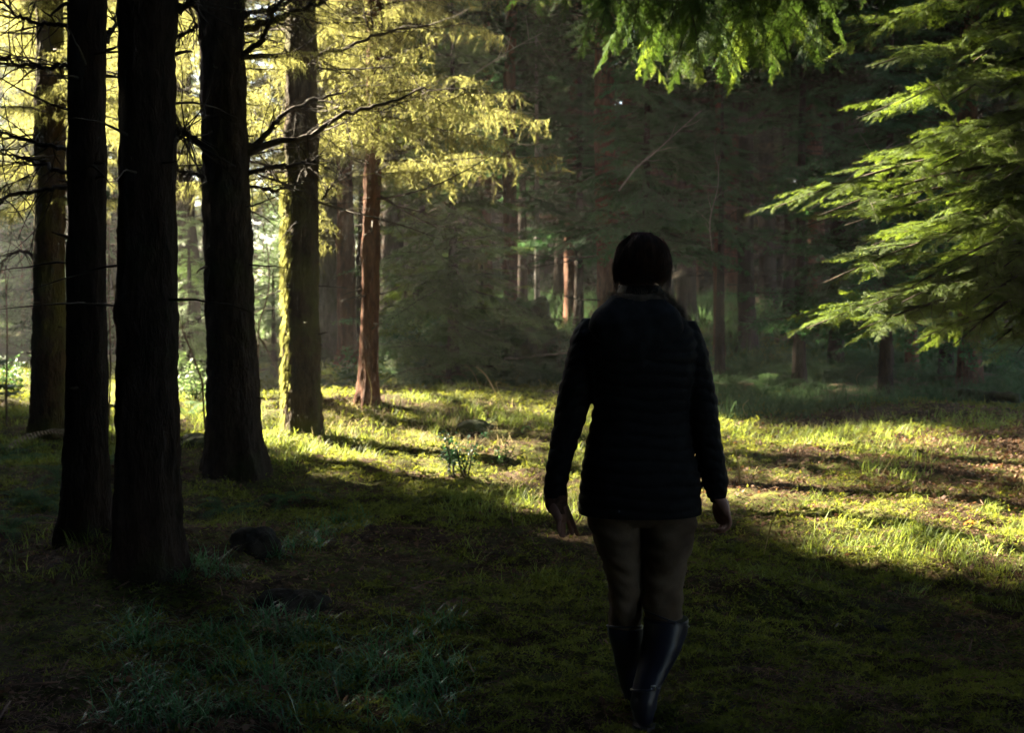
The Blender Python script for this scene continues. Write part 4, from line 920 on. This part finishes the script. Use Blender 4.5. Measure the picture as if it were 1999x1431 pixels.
# green tufts on the right in the sun
cen = [G(px + rg.uniform(-14, 14), py + rg.uniform(-8, 8))[:2] for px, py in ((1790, 1050), (1820, 1060), (1850, 1055), (1765, 1045), (1980, 1030), (1960, 1050), (1995, 1040), (1600, 975), (1580, 990), (1830, 975), (1800, 980), (1940, 1000)) for _ in range(4)]
x, y = tufts(cen, 18, .03, rg); blades('green_grass', x, y, rg.uniform(.07, .17, len(x)), rg.uniform(.004, .007, len(x)), M_grass, rg, .8, 6, 'bright green grass tufts on the sunlit ground at the right', 1.5)
# dead leaves
def leaves(x, y, s, m, rng, name, label):
    n = len(x); z = gh(x, y) + rng.uniform(.004, .03, n); p = np.stack([x, y, z], 1); a = rng.uniform(0, 6.28, n); ti = rng.normal(0, .5, n); up = rng.normal(0, .5, n)
    d = np.stack([np.cos(a), np.sin(a), ti], 1) * s[:, None]; e = np.stack([-np.sin(a), np.cos(a), up], 1) * s[:, None] * .45
    V = np.stack([p - d * .5, p - d * .1 + e * .8, p + d * .25 + e * .6, p + d * .55, p + d * .25 - e * .6 + (0, 0, .004), p - d * .1 - e * .8 + (0, 0, .003)], 1).reshape(-1, 3); b0 = np.arange(n)[:, None] * 6
    F = np.vstack([np.concatenate([b0, b0 + 1, b0 + 5], 1), np.concatenate([b0 + 1, b0 + 2, b0 + 4], 1), np.concatenate([b0 + 1, b0 + 4, b0 + 5], 1), np.concatenate([b0 + 2, b0 + 3, b0 + 4], 1)])
    o = mesh(name, V, F, m); tag(o, label, kind='stuff'); return o
n = 26000; x = rg.normal(4.8, 1.5, n); y = rg.normal(10.6, 2.0, n); x2, y2 = vis_pts(9000, rg, 4.0, 16); k_ = patchy(x2, y2) > .3
x = np.concatenate([x, x2[k_]]); y = np.concatenate([y, y2[k_]]); k_ = (y > 3.8); x, y = x[k_], y[k_]
leaves(x, y, rg.uniform(.010, .036, len(x)), M_litter, rg, 'leaf_litter', 'brown dead leaves covering the ground on the right')
# needle and twig debris on the bare patches
n = 120000; x, y = vis_pts(n, rg, 3.8, 14); k_ = (patchy(x, y) > .0) | (rg.random(n) < .2); x, y = x[k_], y[k_]; n = len(x)
a = rg.uniform(0, 6.28, n); l = rg.gamma(2, .012, n) + .008; z = gh(x, y) + rg.uniform(.006, .03, n); d = np.stack([np.cos(a) * l, np.sin(a) * l, rg.normal(0, .25, n) * l], 1); e = np.stack([-np.sin(a), np.cos(a), rg.normal(0, .4, n)], 1) * .0016
big = rg.random(n) < .006; d[big] *= (4 + 4 * rg.random(big.sum()))[:, None]; d[big, 2] *= .2; e[big] *= 2.6
p = np.stack([x, y, z], 1); V = np.stack([p - e, p + e, p + d + e * .5, p + d - e * .5], 1).reshape(-1, 3)
o = mesh('twig_litter', V, np.arange(4 * n).reshape(-1, 4), M_litter); tag(o, 'fine twigs and needles littering the floor', kind='stuff')
for k, (px, py, s_, m_, lab) in enumerate([(1893, 1030, .075, M_orange, 'orange fallen leaf among grass near the right edge'), (1605, 1008, .03, M_orange, 'small orange leaf in the sunlit grass right of the woman\'s hand'), (1435, 868, .04, M_orange, 'orange leaf in the sun just right of the woman\'s arm'),
        (774, 1202, .035, M_pale, 'pale curled leaf on the shaded moss above the sedge'), (1030, 850, .12, M_leafy, 'pale bluish broad leaf standing in the sun left of the woman'), (1640, 1230, .05, M_pale, 'pale flat leaf on the shaded moss at lower right'), (1700, 965, .03, M_pale, 'whitish leaf on the sunlit bank at the right')]):
    q = G(px, py); n = 10; t = np.linspace(0, 1, n); wv = s_ * .32 * np.sin(PI * t ** .8); zz = s_ * (.25 + .3 * np.sin(PI * t)) * (1 if k != 4 else 1.4)
    V = np.vstack([np.stack([s_ * (t - .5), wv, zz], 1), np.stack([s_ * (t - .5), 0 * t, zz - .12 * s_], 1), np.stack([s_ * (t - .5), -wv, zz + .05 * s_], 1)]); F = [[r * n + c, r * n + c + 1, (r + 1) * n + c + 1, (r + 1) * n + c] for r in range(2) for c in range(n - 1)]
    o = mesh('fallen_leaf', V, F, m_, smooth=True); o.location = q; o.rotation_euler = (rg.normal(0, .2), rg.normal(0, .2), rg.uniform(-.6, .6)); tag(o, lab, 'leaf')

# ================================================================== the woman walking away
YP = 4.42
M_jacket = mat('quilted nylon', (.004, .004, .0045), (.009, .009, .010), 30, rough=.7, spec=.12, bump=.25, bscale=60, bdist=.004)
M_hood = mat('hood nylon', (.006, .006, .007), (.013, .013, .015), 30, rough=.75, spec=.15, bump=.3, bscale=50, bdist=.004)
M_skin = mat('skin', (.26, .13, .10), (.34, .18, .13), 20, rough=.55, spec=.4)
M_jeans = mat('brown corduroy', (.075, .052, .034), (.13, .095, .065), 12, rough=.95, spec=.1, bump=.5, bscale=110, bdist=.003)
M_boot = mat('navy rubber', (.007, .008, .015), (.014, .016, .030), 8, rough=.38, spec=.32, bump=.08, bscale=25, bdist=.004)
M_sole = mat('boot sole', (.02, .018, .015), (.04, .035, .03), 20, rough=.8)
M_hair = mat('brown hair', (.018, .009, .006), (.06, .026, .013), 40, rough=.7, spec=.2)
M_fur = mat('fur trim', (.05, .04, .03), (.13, .10, .07), 30, rough=.8, transl=.2)
M_cuff = mat('brown cuff', (.06, .028, .018), (.14, .075, .05), 60, rough=.95, bump=.5, bscale=90, bdist=.004)
M_metal = mat('buckle metal', (.35, .36, .4), (.5, .5, .55), 10, rough=.25); M_metal.node_tree.nodes['Principled BSDF'].inputs['Metallic'].default_value = 1
M_eye = mat('eye', (.7, .7, .68), (.8, .8, .78), 5, rough=.1)
wb = np.array((P(1250, 1400, YP)[0], YP, float(gh(P(1250, 1400, YP)[0], YP))))
def pp(px, py, dy=0.0): return P(px, py, YP + dy) - wb

def loft(rows, n=64, baffle=0.0, pitch=.042, power=2.3, wr=0.0, seed=0, sub=.0045, phase=0.0, slope=0.0):
    """rows (pxL, pxR, py, dy, ry): horizontal rings; returns closed tube"""
    rng = np.random.default_rng(seed); C = []
    for (l, r, py, dy, ry) in rows:
        a, b = pp(l, py, dy), pp(r, py, dy); C.append((*((a + b) / 2), (b[0] - a[0]) / 2, ry))
    C = np.array(C); o = np.argsort(C[:, 2]); C = C[o]
    z = np.arange(C[0, 2], C[-1, 2], sub); z = np.append(z, C[-1, 2])
    from_ = lambda k: np.interp(z, C[:, 2], C[:, k])
    def sm_(v):
        kk = 7; pad = np.concatenate([np.full(kk, v[0]), v, np.full(kk, v[-1])]); return np.convolve(pad, np.ones(2 * kk + 1) / (2 * kk + 1), 'valid')
    cx, cy, rx, ry = [sm_(from_(k)) for k in (0, 1, 3, 4)]
    th = np.arange(n) * 2 * PI / n; Z, TH = np.meshgrid(z, th, indexing='ij')
    c, s = np.cos(TH), np.sin(TH); k = (np.abs(c) ** power + np.abs(s) ** power) ** (-1 / power)
    ph = rng.uniform(0, 6.28, 6)
    off = 0
    if baffle:
        zz = Z + slope * np.cos(TH) * .05 + .006 * np.sin(2 * TH + ph[0]) + .004 * np.sin(5 * TH + ph[1] + 20 * Z)
        bf = np.sqrt(np.abs(np.sin(PI * (zz / pitch + phase)))); off = baffle * (bf - .55) + baffle * .35 * np.sin(14 * TH + ph[2] + 3 * np.sin(zz * 40)) * (1 - bf)
    if wr: off = off + wr * (np.sin(Z * 70 + 2.5 * np.sin(TH + ph[3]) + ph[4]) * .5 + np.sin(Z * 118 + 3 * np.sin(2 * TH + ph[5])) * .35 + np.sin(4 * TH + Z * 25) * .3)
    X = cx[:, None] + (rx[:, None] * k + off) * c; Y = cy[:, None] + (ry[:, None] * k + off) * s
    V = np.stack([X, Y, Z], -1).reshape(-1, 3); m = len(z)
    i, j = np.meshgrid(np.arange(m - 1), np.arange(n), indexing='ij'); i = i.ravel(); j = j.ravel(); j2 = (j + 1) % n
    F = np.stack([i * n + j, i * n + j2, (i + 1) * n + j2, (i + 1) * n + j], 1); F = np.vstack([F[:, [0, 1, 2]], F[:, [0, 2, 3]]])
    V = np.vstack([V, V[:n].mean(0), V[-n:].mean(0)]); q = np.arange(n); q2 = (q + 1) % n
    F = np.vstack([F, np.stack([q2, q, np.full(n, m * n)], 1), np.stack([(m - 1) * n + q, (m - 1) * n + q2, np.full(n, m * n + 1)], 1)])
    return V, F
def chain(pts, rad, n=14, res=24):
    """rounded tapering limb through points"""
    p = smoothpts(np.asarray(pts, float), res); r = np.interp(np.linspace(0, 1, res), np.linspace(0, 1, len(rad)), rad)
    d0 = p[0] - p[1]; d0 /= np.linalg.norm(d0); d1 = p[-1] - p[-2]; d1 /= np.linalg.norm(d1)
    a = [p[0] + d0 * r[0] * math.sin(t) for t in (1.5, 1.2, .8, .4)]; ra = [r[0] * math.cos(t) for t in (1.5, 1.2, .8, .4)]
    b = [p[-1] + d1 * r[-1] * math.sin(t) for t in (.4, .8, 1.2, 1.5)]; rb = [r[-1] * math.cos(t) for t in (.4, .8, 1.2, 1.5)]
    return tube(np.vstack([a, p, b]), np.concatenate([ra, r, rb]), n)
def ell(c, r, n=24, m=16):
    th = np.arange(n) * 2 * PI / n; v = np.linspace(-PI / 2 + .02, PI / 2 - .02, m); Vv, U = np.meshgrid(v, th, indexing='ij')
    V = np.stack([c[0] + r[0] * np.cos(Vv) * np.cos(U), c[1] + r[1] * np.cos(Vv) * np.sin(U), c[2] + r[2] * np.sin(Vv)], -1).reshape(-1, 3)
    i, j = np.meshgrid(np.arange(m - 1), np.arange(n), indexing='ij'); i = i.ravel(); j = j.ravel(); j2 = (j + 1) % n
    F = np.stack([i * n + j, i * n + j2, (i + 1) * n + j2, (i + 1) * n + j], 1); F = np.vstack([F[:, [0, 1, 2]], F[:, [0, 2, 3]]])
    V = np.vstack([V, V[:n].mean(0), V[-n:].mean(0)]); q = np.arange(n); q2 = (q + 1) % n
    return V, np.vstack([F, np.stack([q2, q, np.full(n, m * n)], 1), np.stack([(m - 1) * n + q, (m - 1) * n + q2, np.full(n, m * n + 1)], 1)])
def remesh(name, A, mt, parent, voxel, smooth_it=4, fac=.5):
    V, F, MI, S = A.arr(); o = mesh(name + '_tmp', V, F, mt); md = o.modifiers.new('r', 'REMESH'); md.mode = 'VOXEL'; md.voxel_size = voxel
    if smooth_it: ms = o.modifiers.new('s', 'SMOOTH'); ms.iterations = smooth_it; ms.factor = fac
    dg = bpy.context.evaluated_depsgraph_get(); dg.update(); me = bpy.data.meshes.new_from_object(o.evaluated_get(dg)); bpy.data.objects.remove(o)
    me.name = name; me.polygons.foreach_set('use_smooth', np.ones(len(me.polygons), bool)); me.materials.clear(); me.materials.append(mt)
    n = bpy.data.objects.new(name, me); COL.objects.link(n)
    if parent is not None: n.parent = parent
    return n

# --- body: head, neck, trunk, arms, hands, legs in one surface
A = Acc(); hc = pp(1254, 512, .02)
A.add(*ell(hc + (0, 0, .005), (.073, .092, .092))); A.add(*ell(hc + (0, .022, -.05), (.056, .066, .058)))
A.add(*chain([hc + (0, .10, .012), hc + (0, .112, -.018)], [.008, .013])); A.add(*ell(hc + (0, .085, -.060), (.022, .012, .009))); A.add(*ell(hc + (0, .070, -.095), (.020, .018, .016)))
for sg in (-1, 1): A.add(*ell(hc + (sg * .076, .005, -.012), (.010, .018, .030))); A.add(*ell(hc + (sg * .03, .082, .022), (.020, .012, .007)))
A.add(*chain([pp(1250, 545, 0), pp(1249, 575, -.01), pp(1249, 600, -.01)], [.050, .052, .070]))
A.add(*loft([(1165, 1335, 640, 0, .08), (1160, 1345, 700, 0, .10), (1168, 1335, 800, 0, .095), (1160, 1345, 900, 0, .11), (1150, 1350, 980, 0, .12), (1200, 1300, 1000, 0, .07)]))
A.add(*chain([pp(1150, 655), pp(1128, 760, .0), pp(1100, 880, .01), pp(1086, 965, 0)], [.045, .042, .036, .026])); A.add(*chain([pp(1345, 655), pp(1362, 760), pp(1384, 880), pp(1401, 965)], [.045, .042, .036, .025]))
A.add(*chain([pp(1196, 1000, .0), pp(1215, 1110, .04), pp(1222, 1200, .06), pp(1225, 1260, .075)], [.075, .050, .040, .03])); A.add(*chain([pp(1305, 1000), pp(1298, 1110, .03), pp(1295, 1190, .0), pp(1294, 1235, -.03)], [.075, .050, .040, .03]))
# right hand, relaxed, fingers curling towards the thigh
A.add(*chain([pp(1401, 958), pp(1404, 974), pp(1410, 988), pp(1415, 1002)], [.025, .0235, .026, .0205]))
A.add(*chain([pp(1401, 974, -.012), pp(1413, 990, -.022), pp(1418, 1003, -.028)], [.018, .018, .013])); A.add(*chain([pp(1401, 974, .012), pp(1411, 990, .022), pp(1417, 1003, .030)], [.018, .018, .013]))
for kx, dy, l, r in ((1423, -.034, .86, .0074), (1420, -.012, 1.0, .0082), (1415, .010, 1.04, .0086), (1409, .030, .94, .0082)):
    A.add(*chain([pp(kx - 3, 1000, dy), pp(kx + 2, 1015 + 2 * l, dy), pp(kx, 1019 + 10 * l, dy * .95), pp(kx - 9 * l, 1022 + 15 * l, dy * .9), pp(kx - 19 * l, 1021 + 15 * l, dy * .85)], [r * 1.15, r * 1.08, r, r * .92, r * .78], n=12))
A.add(*chain([pp(1399, 978, .018), pp(1396, 994, .034), pp(1399, 1008, .040), pp(1403, 1019, .036)], [.0125, .0115, .0095, .0078], n=12))
# left hand, open a little, forefinger and thumb stretched down and inwards
A.add(*chain([pp(1086, 958), pp(1088, 975), pp(1093, 992), pp(1098, 1008)], [.026, .026, .031, .025])); A.add(*chain([pp(1080, 975, -.01), pp(1084, 995, -.02), pp(1090, 1012, -.026)], [.020, .021, .014])); A.add(*chain([pp(1092, 975, .01), pp(1100, 995, .018), pp(1104, 1010, .022)], [.020, .020, .014]))
for x0, x1, x2, dy, ye, r in ((1089, 1090, 1091, -.030, 1042, .0078), (1092, 1094, 1095, -.012, 1049, .0088), (1098, 1099, 1100, .008, 1050, .0088), (1106, 1112, 1117, .026, 1045, .0085)):
    A.add(*chain([pp(x0, 1006, dy), pp(x1, 1024, dy * .9), pp(x1 + .6 * (x2 - x1), (1024 + ye) / 2, dy * .75), pp(x2, ye - 3, dy * .4)], [r * 1.2, r * 1.08, r, r * .8], n=12))
A.add(*chain([pp(1103, 990, .02), pp(1112, 1010, .035), pp(1121, 1030, .035), pp(1127, 1043, .028)], [.0140, .0115, .0095, .0075], n=12))
person = remesh('person', A, M_skin, None, .003, 2); person.location = wb
tag(person, 'woman walking away in a quilted dark jacket, brown trousers and tall navy rubber boots', 'person')
for sg in (-1, 1):
    V, F = ell(hc + (sg * .030, .083, .010), (.011, .011, .011), 16, 10); mesh('eye', V, F, M_eye, person, smooth=True)

# --- jacket
T_rows = [(1131, 1366, 1001, 0, .150), (1128, 1369, 990, 0, .155), (1132, 1366, 970, 0, .153), (1134, 1366, 945, 0, .15), (1136, 1362, 919, 0, .148), (1142, 1353, 884, 0, .140), (1148, 1347, 853, 0, .132), (1154, 1343, 825, 0, .126),
          (1160, 1343, 797, -.003, .124), (1158, 1348, 765, -.006, .13), (1148, 1356, 730, -.01, .135), (1142, 1360, 700, -.012, .138), (1138, 1362, 672, -.014, .134), (1140, 1358, 652, -.014, .126), (1150, 1348, 636, -.014, .115), (1165, 1334, 620, -.012, .100),
          (1182, 1318, 606, -.01, .085), (1196, 1304, 592, -.008, .075), (1204, 1296, 578, -.004, .068), (1208, 1290, 566, 0, .065), (1209, 1288, 556, .002, .063)]
A = Acc(); A.add(*loft(T_rows, 120, .0075, .042, 2.4, .0015, 1, phase=.3))
A.add(*loft([(1143, 1164, 621, -.005, .03), (1131, 1168, 627, -.005, .045), (1123, 1172, 640, -.005, .058), (1114, 1176, 664, -.005, .068), (1106, 1174, 700, 0, .068), (1098, 1168, 735, .004, .066), (1091, 1161, 765, .006, .064), (1085, 1148, 800, .008, .058), (1080, 1138, 835, .008, .055), (1074, 1127, 865, .006, .052), (1070, 1119, 893, .003, .049), (1066, 1111, 922, 0, .045), (1062, 1106, 948, 0, .042), (1062, 1107, 962, 0, .037), (1066, 1104, 974, 0, .032)], 72, .0062, .040, 2.1, .0022, 2, slope=-.35))
A.add(*loft([(1336, 1352, 626, -.005, .03), (1332, 1360, 632, -.005, .045), (1324, 1367, 646, -.005, .058), (1318, 1376, 668, -.005, .068), (1320, 1384, 700, 0, .068), (1324, 1390, 735, .004, .066), (1330, 1396, 765, .006, .064), (1336, 1401, 800, .008, .060), (1343, 1404, 835, .008, .057), (1353, 1409, 865, .006, .052), (1360, 1414, 895, .003, .051), (1365, 1418, 922, 0, .047), (1373, 1422, 946, 0, .043), (1378, 1419, 960, 0, .037), (1384, 1415, 972, 0, .032)], 72, .0062, .041, 2.1, .0022, 3, slope=.35))
jk = remesh('jacket', A, M_jacket, person, .0042, 2, .4)
hem = Acc(); V, F = chain([pp(1366, 944, .0), pp(1366, 952, -.01)], [.009, .009]); hem.add(V, F, 0, True); hem.build('side_tab', [M_jacket], jk)
# hood lying on the back
def hoodv():
    rows = [(1203, 1290, 576, -.055, .030), (1180, 1306, 590, -.070, .052), (1160, 1322, 604, -.082, .066), (1148, 1335, 620, -.088, .072), (1149, 1336, 640, -.092, .070), (1160, 1326, 662, -.096, .064), (1182, 1308, 686, -.104, .054), (1210, 1286, 706, -.112, .042), (1236, 1266, 720, -.118, .028)]
    return loft(rows, 96, .0, .05, 2.2, .0035, 9)
V, F = hoodv(); V = V.copy(); V[:, 1] += .0035 * np.sin(V[:, 0] * 60 + 2 * np.sin(V[:, 2] * 17)) * np.sin(V[:, 2] * 21 + V[:, 0] * 30) * (V[:, 1] < np.median(V[:, 1]))
A = Acc(); A.add(V, F); hood = remesh('hood', A, M_hood, jk, .0045, 3)
A = Acc(); rg4 = np.random.default_rng(8)
rim = smoothpts([pp(1190, 590, .02), pp(1196, 582, -.04), pp(1215, 580, -.085), pp(1250, 583, -.10), (pp(1285, 580, -.085)), pp(1305, 590, -.06), pp(1322, 606, -.04), pp(1334, 622, -.02)], 60)
V, F = tube(rim, .013, 8); A.add(V, F, 0, True)
for q in range(900):
    u = rg4.random(); u = u if rg4.random() < .5 else .55 + .45 * u; k = int(u * 59); d = rg4.normal(0, .6, 3) + np.array((.35 if u > .5 else -.2, -.2, .65)); L = rg4.uniform(.012, .036)
    s = line_segs(rim[k] + rg4.normal(0, .006, 3), d, L, 4, rg4, .25, .15, np.array((0, 0, 1.))); V, F = tube(np.array([s[0][0]] + [y[1] for y in s]), np.linspace(.0011, .0003, 5), 3, False); A.add(V, F)
A.build('fur_trim', [M_fur], hood)
# cuffs
for side, rows in ((0, [(1063, 1107, 962, 0, .034), (1062, 1108, 974, 0, .037), (1064, 1109, 986, 0, .036), (1069, 1108, 996, 0, .034), (1072, 1106, 1001, 0, .030)]), (1, [(1384, 1416, 962, 0, .031), (1386, 1416, 972, 0, .030), (1389, 1415, 980, 0, .028)])):
    V, F = loft(rows, 48, 0, .04, 2.1, .0028, 12 + side, sub=.003); mesh('cuff', V, F, M_cuff if side == 0 else M_jacket, jk, smooth=True)

# --- trousers
A = Acc(); A.add(*loft([(1142, 1358, 940, 0, .12), (1140, 1361, 975, 0, .128), (1139, 1362, 1000, 0, .125), (1150, 1350, 1016, 0, .10), (1190, 1300, 1024, 0, .05)], 96, 0, .04, 2.4, .001, 5))
A.add(*loft([(1142, 1249, 995, .005, .11), (1148, 1250, 1026, .012, .102), (1166, 1250, 1071, .03, .088), (1179, 1253, 1108, .045, .078), (1186, 1255, 1137, .05, .070), (1189, 1253, 1182, .055, .066), (1189, 1251, 1226, .06, .066), (1194, 1250, 1250, .065, .06)], 72, 0, .04, 2.1, .0042, 6))
A.add(*loft([(1247, 1360, 995, 0, .11), (1250, 1360, 1022, .008, .104), (1252, 1350, 1071, .022, .09), (1255, 1341, 1100, .028, .08), (1257, 1336, 1137, .025, .072), (1257, 1332, 1174, .01, .07), (1258, 1333, 1195, .0, .07), (1262, 1328, 1230, -.02, .06)], 72, 0, .04, 2.1, .0048, 7))
remesh('trousers', A, M_jeans, person, .004, 2)

# --- boots (shaft, foot) in one surface each, sole and strap as parts
def boot(rows, ankle, yawv, toe_drop, seed, open_tilt):
    b = Acc(); b.add(*loft(rows, 64, 0, .04, 2.1, .0012, seed, sub=.004))
    a = np.asarray(ankle); f = np.array((math.sin(yawv), math.cos(yawv), 0.)); dn = np.array((0, 0, 1.)) * toe_drop
    b.add(*chain([a + (0, 0, .02), a - f * .012 - (0, 0, .035)], [.036, .036])); b.add(*chain([a - f * .015 - (0, 0, .045), a + f * .07 - (0, 0, .050) + dn * .45, a + f * .15 - (0, 0, .058) + dn * .9, a + f * .185 - (0, 0, .060) + dn], [.032, .037, .037, .030]))
    b.add(*chain([a + f * .01, a + f * .08 - (0, 0, .03) + dn * .4], [.037, .032]))
    bt_ = remesh('boot', b, M_boot, person, .0042, 5)
    s = Acc(); n = 30; t = np.linspace(0, 1, n); L = .27; wv = (.036 + .008 * np.sin(PI * t) - .010 * (np.abs(t - .35) < .12)) * np.sqrt(np.clip(1 - (2 * t - 1) ** 8, .05, 1))
    side = np.array((f[1], -f[0], 0)); low = a - f * .05 - np.array((0, 0, .083)); V = []
    for zo in (-.012, .010):
        for sg in (-1, 1):
            for k in range(n): V.append(low + f * L * t[k] + dn * max(0, t[k] - .15) * 1.1 + side * sg * wv[k] + np.array((0, 0, zo - (.008 if t[k] < .3 and zo < 0 else 0))))
    F = []
    for k in range(n - 1): F += [[k, k + 1, n + k + 1, n + k], [2 * n + k, 3 * n + k, 3 * n + k + 1, 2 * n + k + 1], [k, 2 * n + k, 2 * n + k + 1, k + 1], [n + k, n + k + 1, 3 * n + k + 1, 3 * n + k]]
    F += [[0, n, 3 * n, 2 * n], [n - 1, 3 * n - 1, 4 * n - 1, 2 * n - 1]]; s.add(V, F); s.build('sole', [M_sole], bt_)
    return bt_
lb = boot([(1184, 1255, 1222, .06, .068), (1187, 1255, 1240, .064, .069), (1194, 1258, 1263, .07, .067), (1204, 1262, 1312, .09, .058), (1212, 1264, 1345, .115, .045), (1219, 1266, 1362, .12, .042), (1220, 1268, 1378, .12, .045)], pp(1243, 1362, .12), -.05, 0.0, 1, 0)
rb = boot([(1257, 1344, 1206, -.02, .078), (1257, 1343, 1226, -.03, .078), (1255, 1339, 1245, -.04, .075), (1248, 1321, 1285, -.07, .066), (1240, 1300, 1322, -.105, .054), (1234, 1287, 1345, -.13, .045), (1231, 1283, 1362, -.14, .044), (1231, 1282, 1385, -.14, .046)], pp(1257, 1372, -.14), .05, -.025, 2, 1)
# top rims
def rim_ring(c, rx, ry, r, tilt, name, mt, parent):
    th = np.linspace(0, 2 * PI, 49); p = np.stack([c[0] + rx * np.cos(th), c[1] + ry * np.sin(th), c[2] + tilt * np.cos(th) - .18 * ry * np.sin(th)], 1); V, F = tube(p, r, 8, False); return mesh(name, V, F, mt, parent, smooth=True)
rim_ring(pp(1301, 1208, -.02), .078, .079, .003, -.028, 'top_rim', M_boot, rb); rim_ring(pp(1220, 1222, .06), .0635, .0685, .003, 0, 'top_rim', M_boot, lb)
st = rim_ring(pp(1260, 1345, -.13), .049, .049, .004, .004, 'strap', M_boot, rb)
c = pp(1275, 1345, -.178); th = np.arange(5) * PI / 2 + PI / 4; p = np.stack([c[0] + .010 * np.cos(th), np.full(5, c[1]), c[2] + .012 * np.sin(th)], 1); V, F = tube(p, .0022, 6, False); mesh('buckle', V, F, M_metal, st, smooth=True)

# --- hair
rows = [(1243, 1262, 454, -.005, .035), (1230, 1275, 459, -.005, .060), (1219, 1288, 468, -.005, .080), (1210, 1297, 481, -.008, .092), (1205, 1303, 497, -.012, .098), (1203, 1306, 515, -.014, .098), (1204, 1306, 530, -.012, .090), (1207, 1302, 543, -.008, .080), (1216, 1293, 551, -.004, .066)]
V, F = loft(rows, 96, 0, .04, 2.05, .0, 31, sub=.004); V = V.copy(); zt = pp(1254, 470)[2]; k_ = (V[:, 1] > .03 + hc[1] * 0) & (V[:, 2] < zt + .0); yc = pp(1254, 500)[1]
fr = V[:, 1] > yc; V[fr, 1] = yc + (V[fr, 1] - yc) * np.where(V[fr, 2] > hc[2] + .055, .95, .25)
th = np.arctan2(V[:, 1] - yc, V[:, 0] - hc[0]); g = .0022 * np.sin(46 * th) + .0016 * np.sin(97 * th + V[:, 2] * 30); V[:, 0] += g * np.cos(th); V[:, 1] += g * np.sin(th)
hr = mesh('hair', V, F, M_hair, person, smooth=True)
A = Acc(); zz = sorted([pp(1254, r_[2])[2] for r_ in rows]); RX = [(pp(r_[1], r_[2])[0] - pp(r_[0], r_[2])[0]) / 2 for r_ in rows][::-1]; CX = [(pp(r_[1], r_[2])[0] + pp(r_[0], r_[2])[0]) / 2 for r_ in rows][::-1]; RY = [r_[4] for r_ in rows][::-1]
for q in range(1500):
    a = rg4.uniform(PI * .92, 2.08 * PI) if q % 7 else rg4.uniform(0, 2 * PI); ztop = rg4.uniform(zz[3], zz[-2]); zb = zz[0] - rg4.gamma(1.5, .004) if q % 7 else rg4.uniform(zz[3], zz[5]); n = 9; z = np.linspace(ztop, zb, n); lift = rg4.uniform(-.002, .003) if rg4.random() < .88 else rg4.uniform(.003, .011); a2 = a + np.linspace(0, rg4.normal(0, .10), n)
    cl = np.clip(z, zz[0], zz[-1]); rx = np.interp(cl, zz, RX) + lift; ry = np.interp(cl, zz, RY) + lift; cx = np.interp(cl, zz, CX); sa = np.sin(a2); ryf = np.where(sa > 0, ry * (.95 if ztop > hc[2] + .06 and zb > hc[2] + .03 else .3), ry)
    p = np.stack([cx + rx * np.cos(a2), yc - .01 + ryf * sa, z], 1); V, F = tube(p, np.linspace(.0013, .0004, n), 3, False); A.add(V, F)
for q in range(90):     # loose locks beside the face
    sg = -1 if q < 50 else 1; x0 = 1204 if sg < 0 else 1304; p = smoothpts([pp(x0, rg4.uniform(490, 505), .02), pp(x0 + sg * rg4.uniform(0, 9), rg4.uniform(515, 530), .03), pp(x0 + sg * rg4.uniform(-3, 7), rg4.uniform(540, 562), .03), pp(x0 + sg * rg4.uniform(-8, 6), rg4.uniform(555, 575), .03)], 9)
    V, F = tube(p, np.linspace(.0010, .0003, 9), 3, False); A.add(V, F)
A.build('loose_strands', [M_hair], hr)

# small unseen prototypes are not part of the scene
for r_, t_ in proto:
    bpy.data.objects.remove(t_); bpy.data.objects.remove(r_)

# ================================================================== damp air
bm = np.array([[x, y, z] for x in (-70, 70) for y in (-45, 130) for z in (-3, 30)], float)
hz = mesh('haze', bm, [[0, 1, 3, 2], [4, 6, 7, 5], [0, 4, 5, 1], [2, 3, 7, 6], [0, 2, 6, 4], [1, 5, 7, 3]], None or bpy.data.materials.new('damp air')); tag(hz, 'thin damp haze hanging in the wood', kind='stuff')
hm = hz.data.materials[0]; hm.use_nodes = True; hn = hm.node_tree; hn.nodes.clear(); ho = hn.nodes.new('ShaderNodeOutputMaterial'); pv = hn.nodes.new('ShaderNodeVolumePrincipled')
pv.inputs['Color'].default_value = (.92, .92, .88, 1); pv.inputs['Density'].default_value = .0011; pv.inputs['Anisotropy'].default_value = .45; hn.links.new(pv.outputs[0], ho.inputs['Volume'])
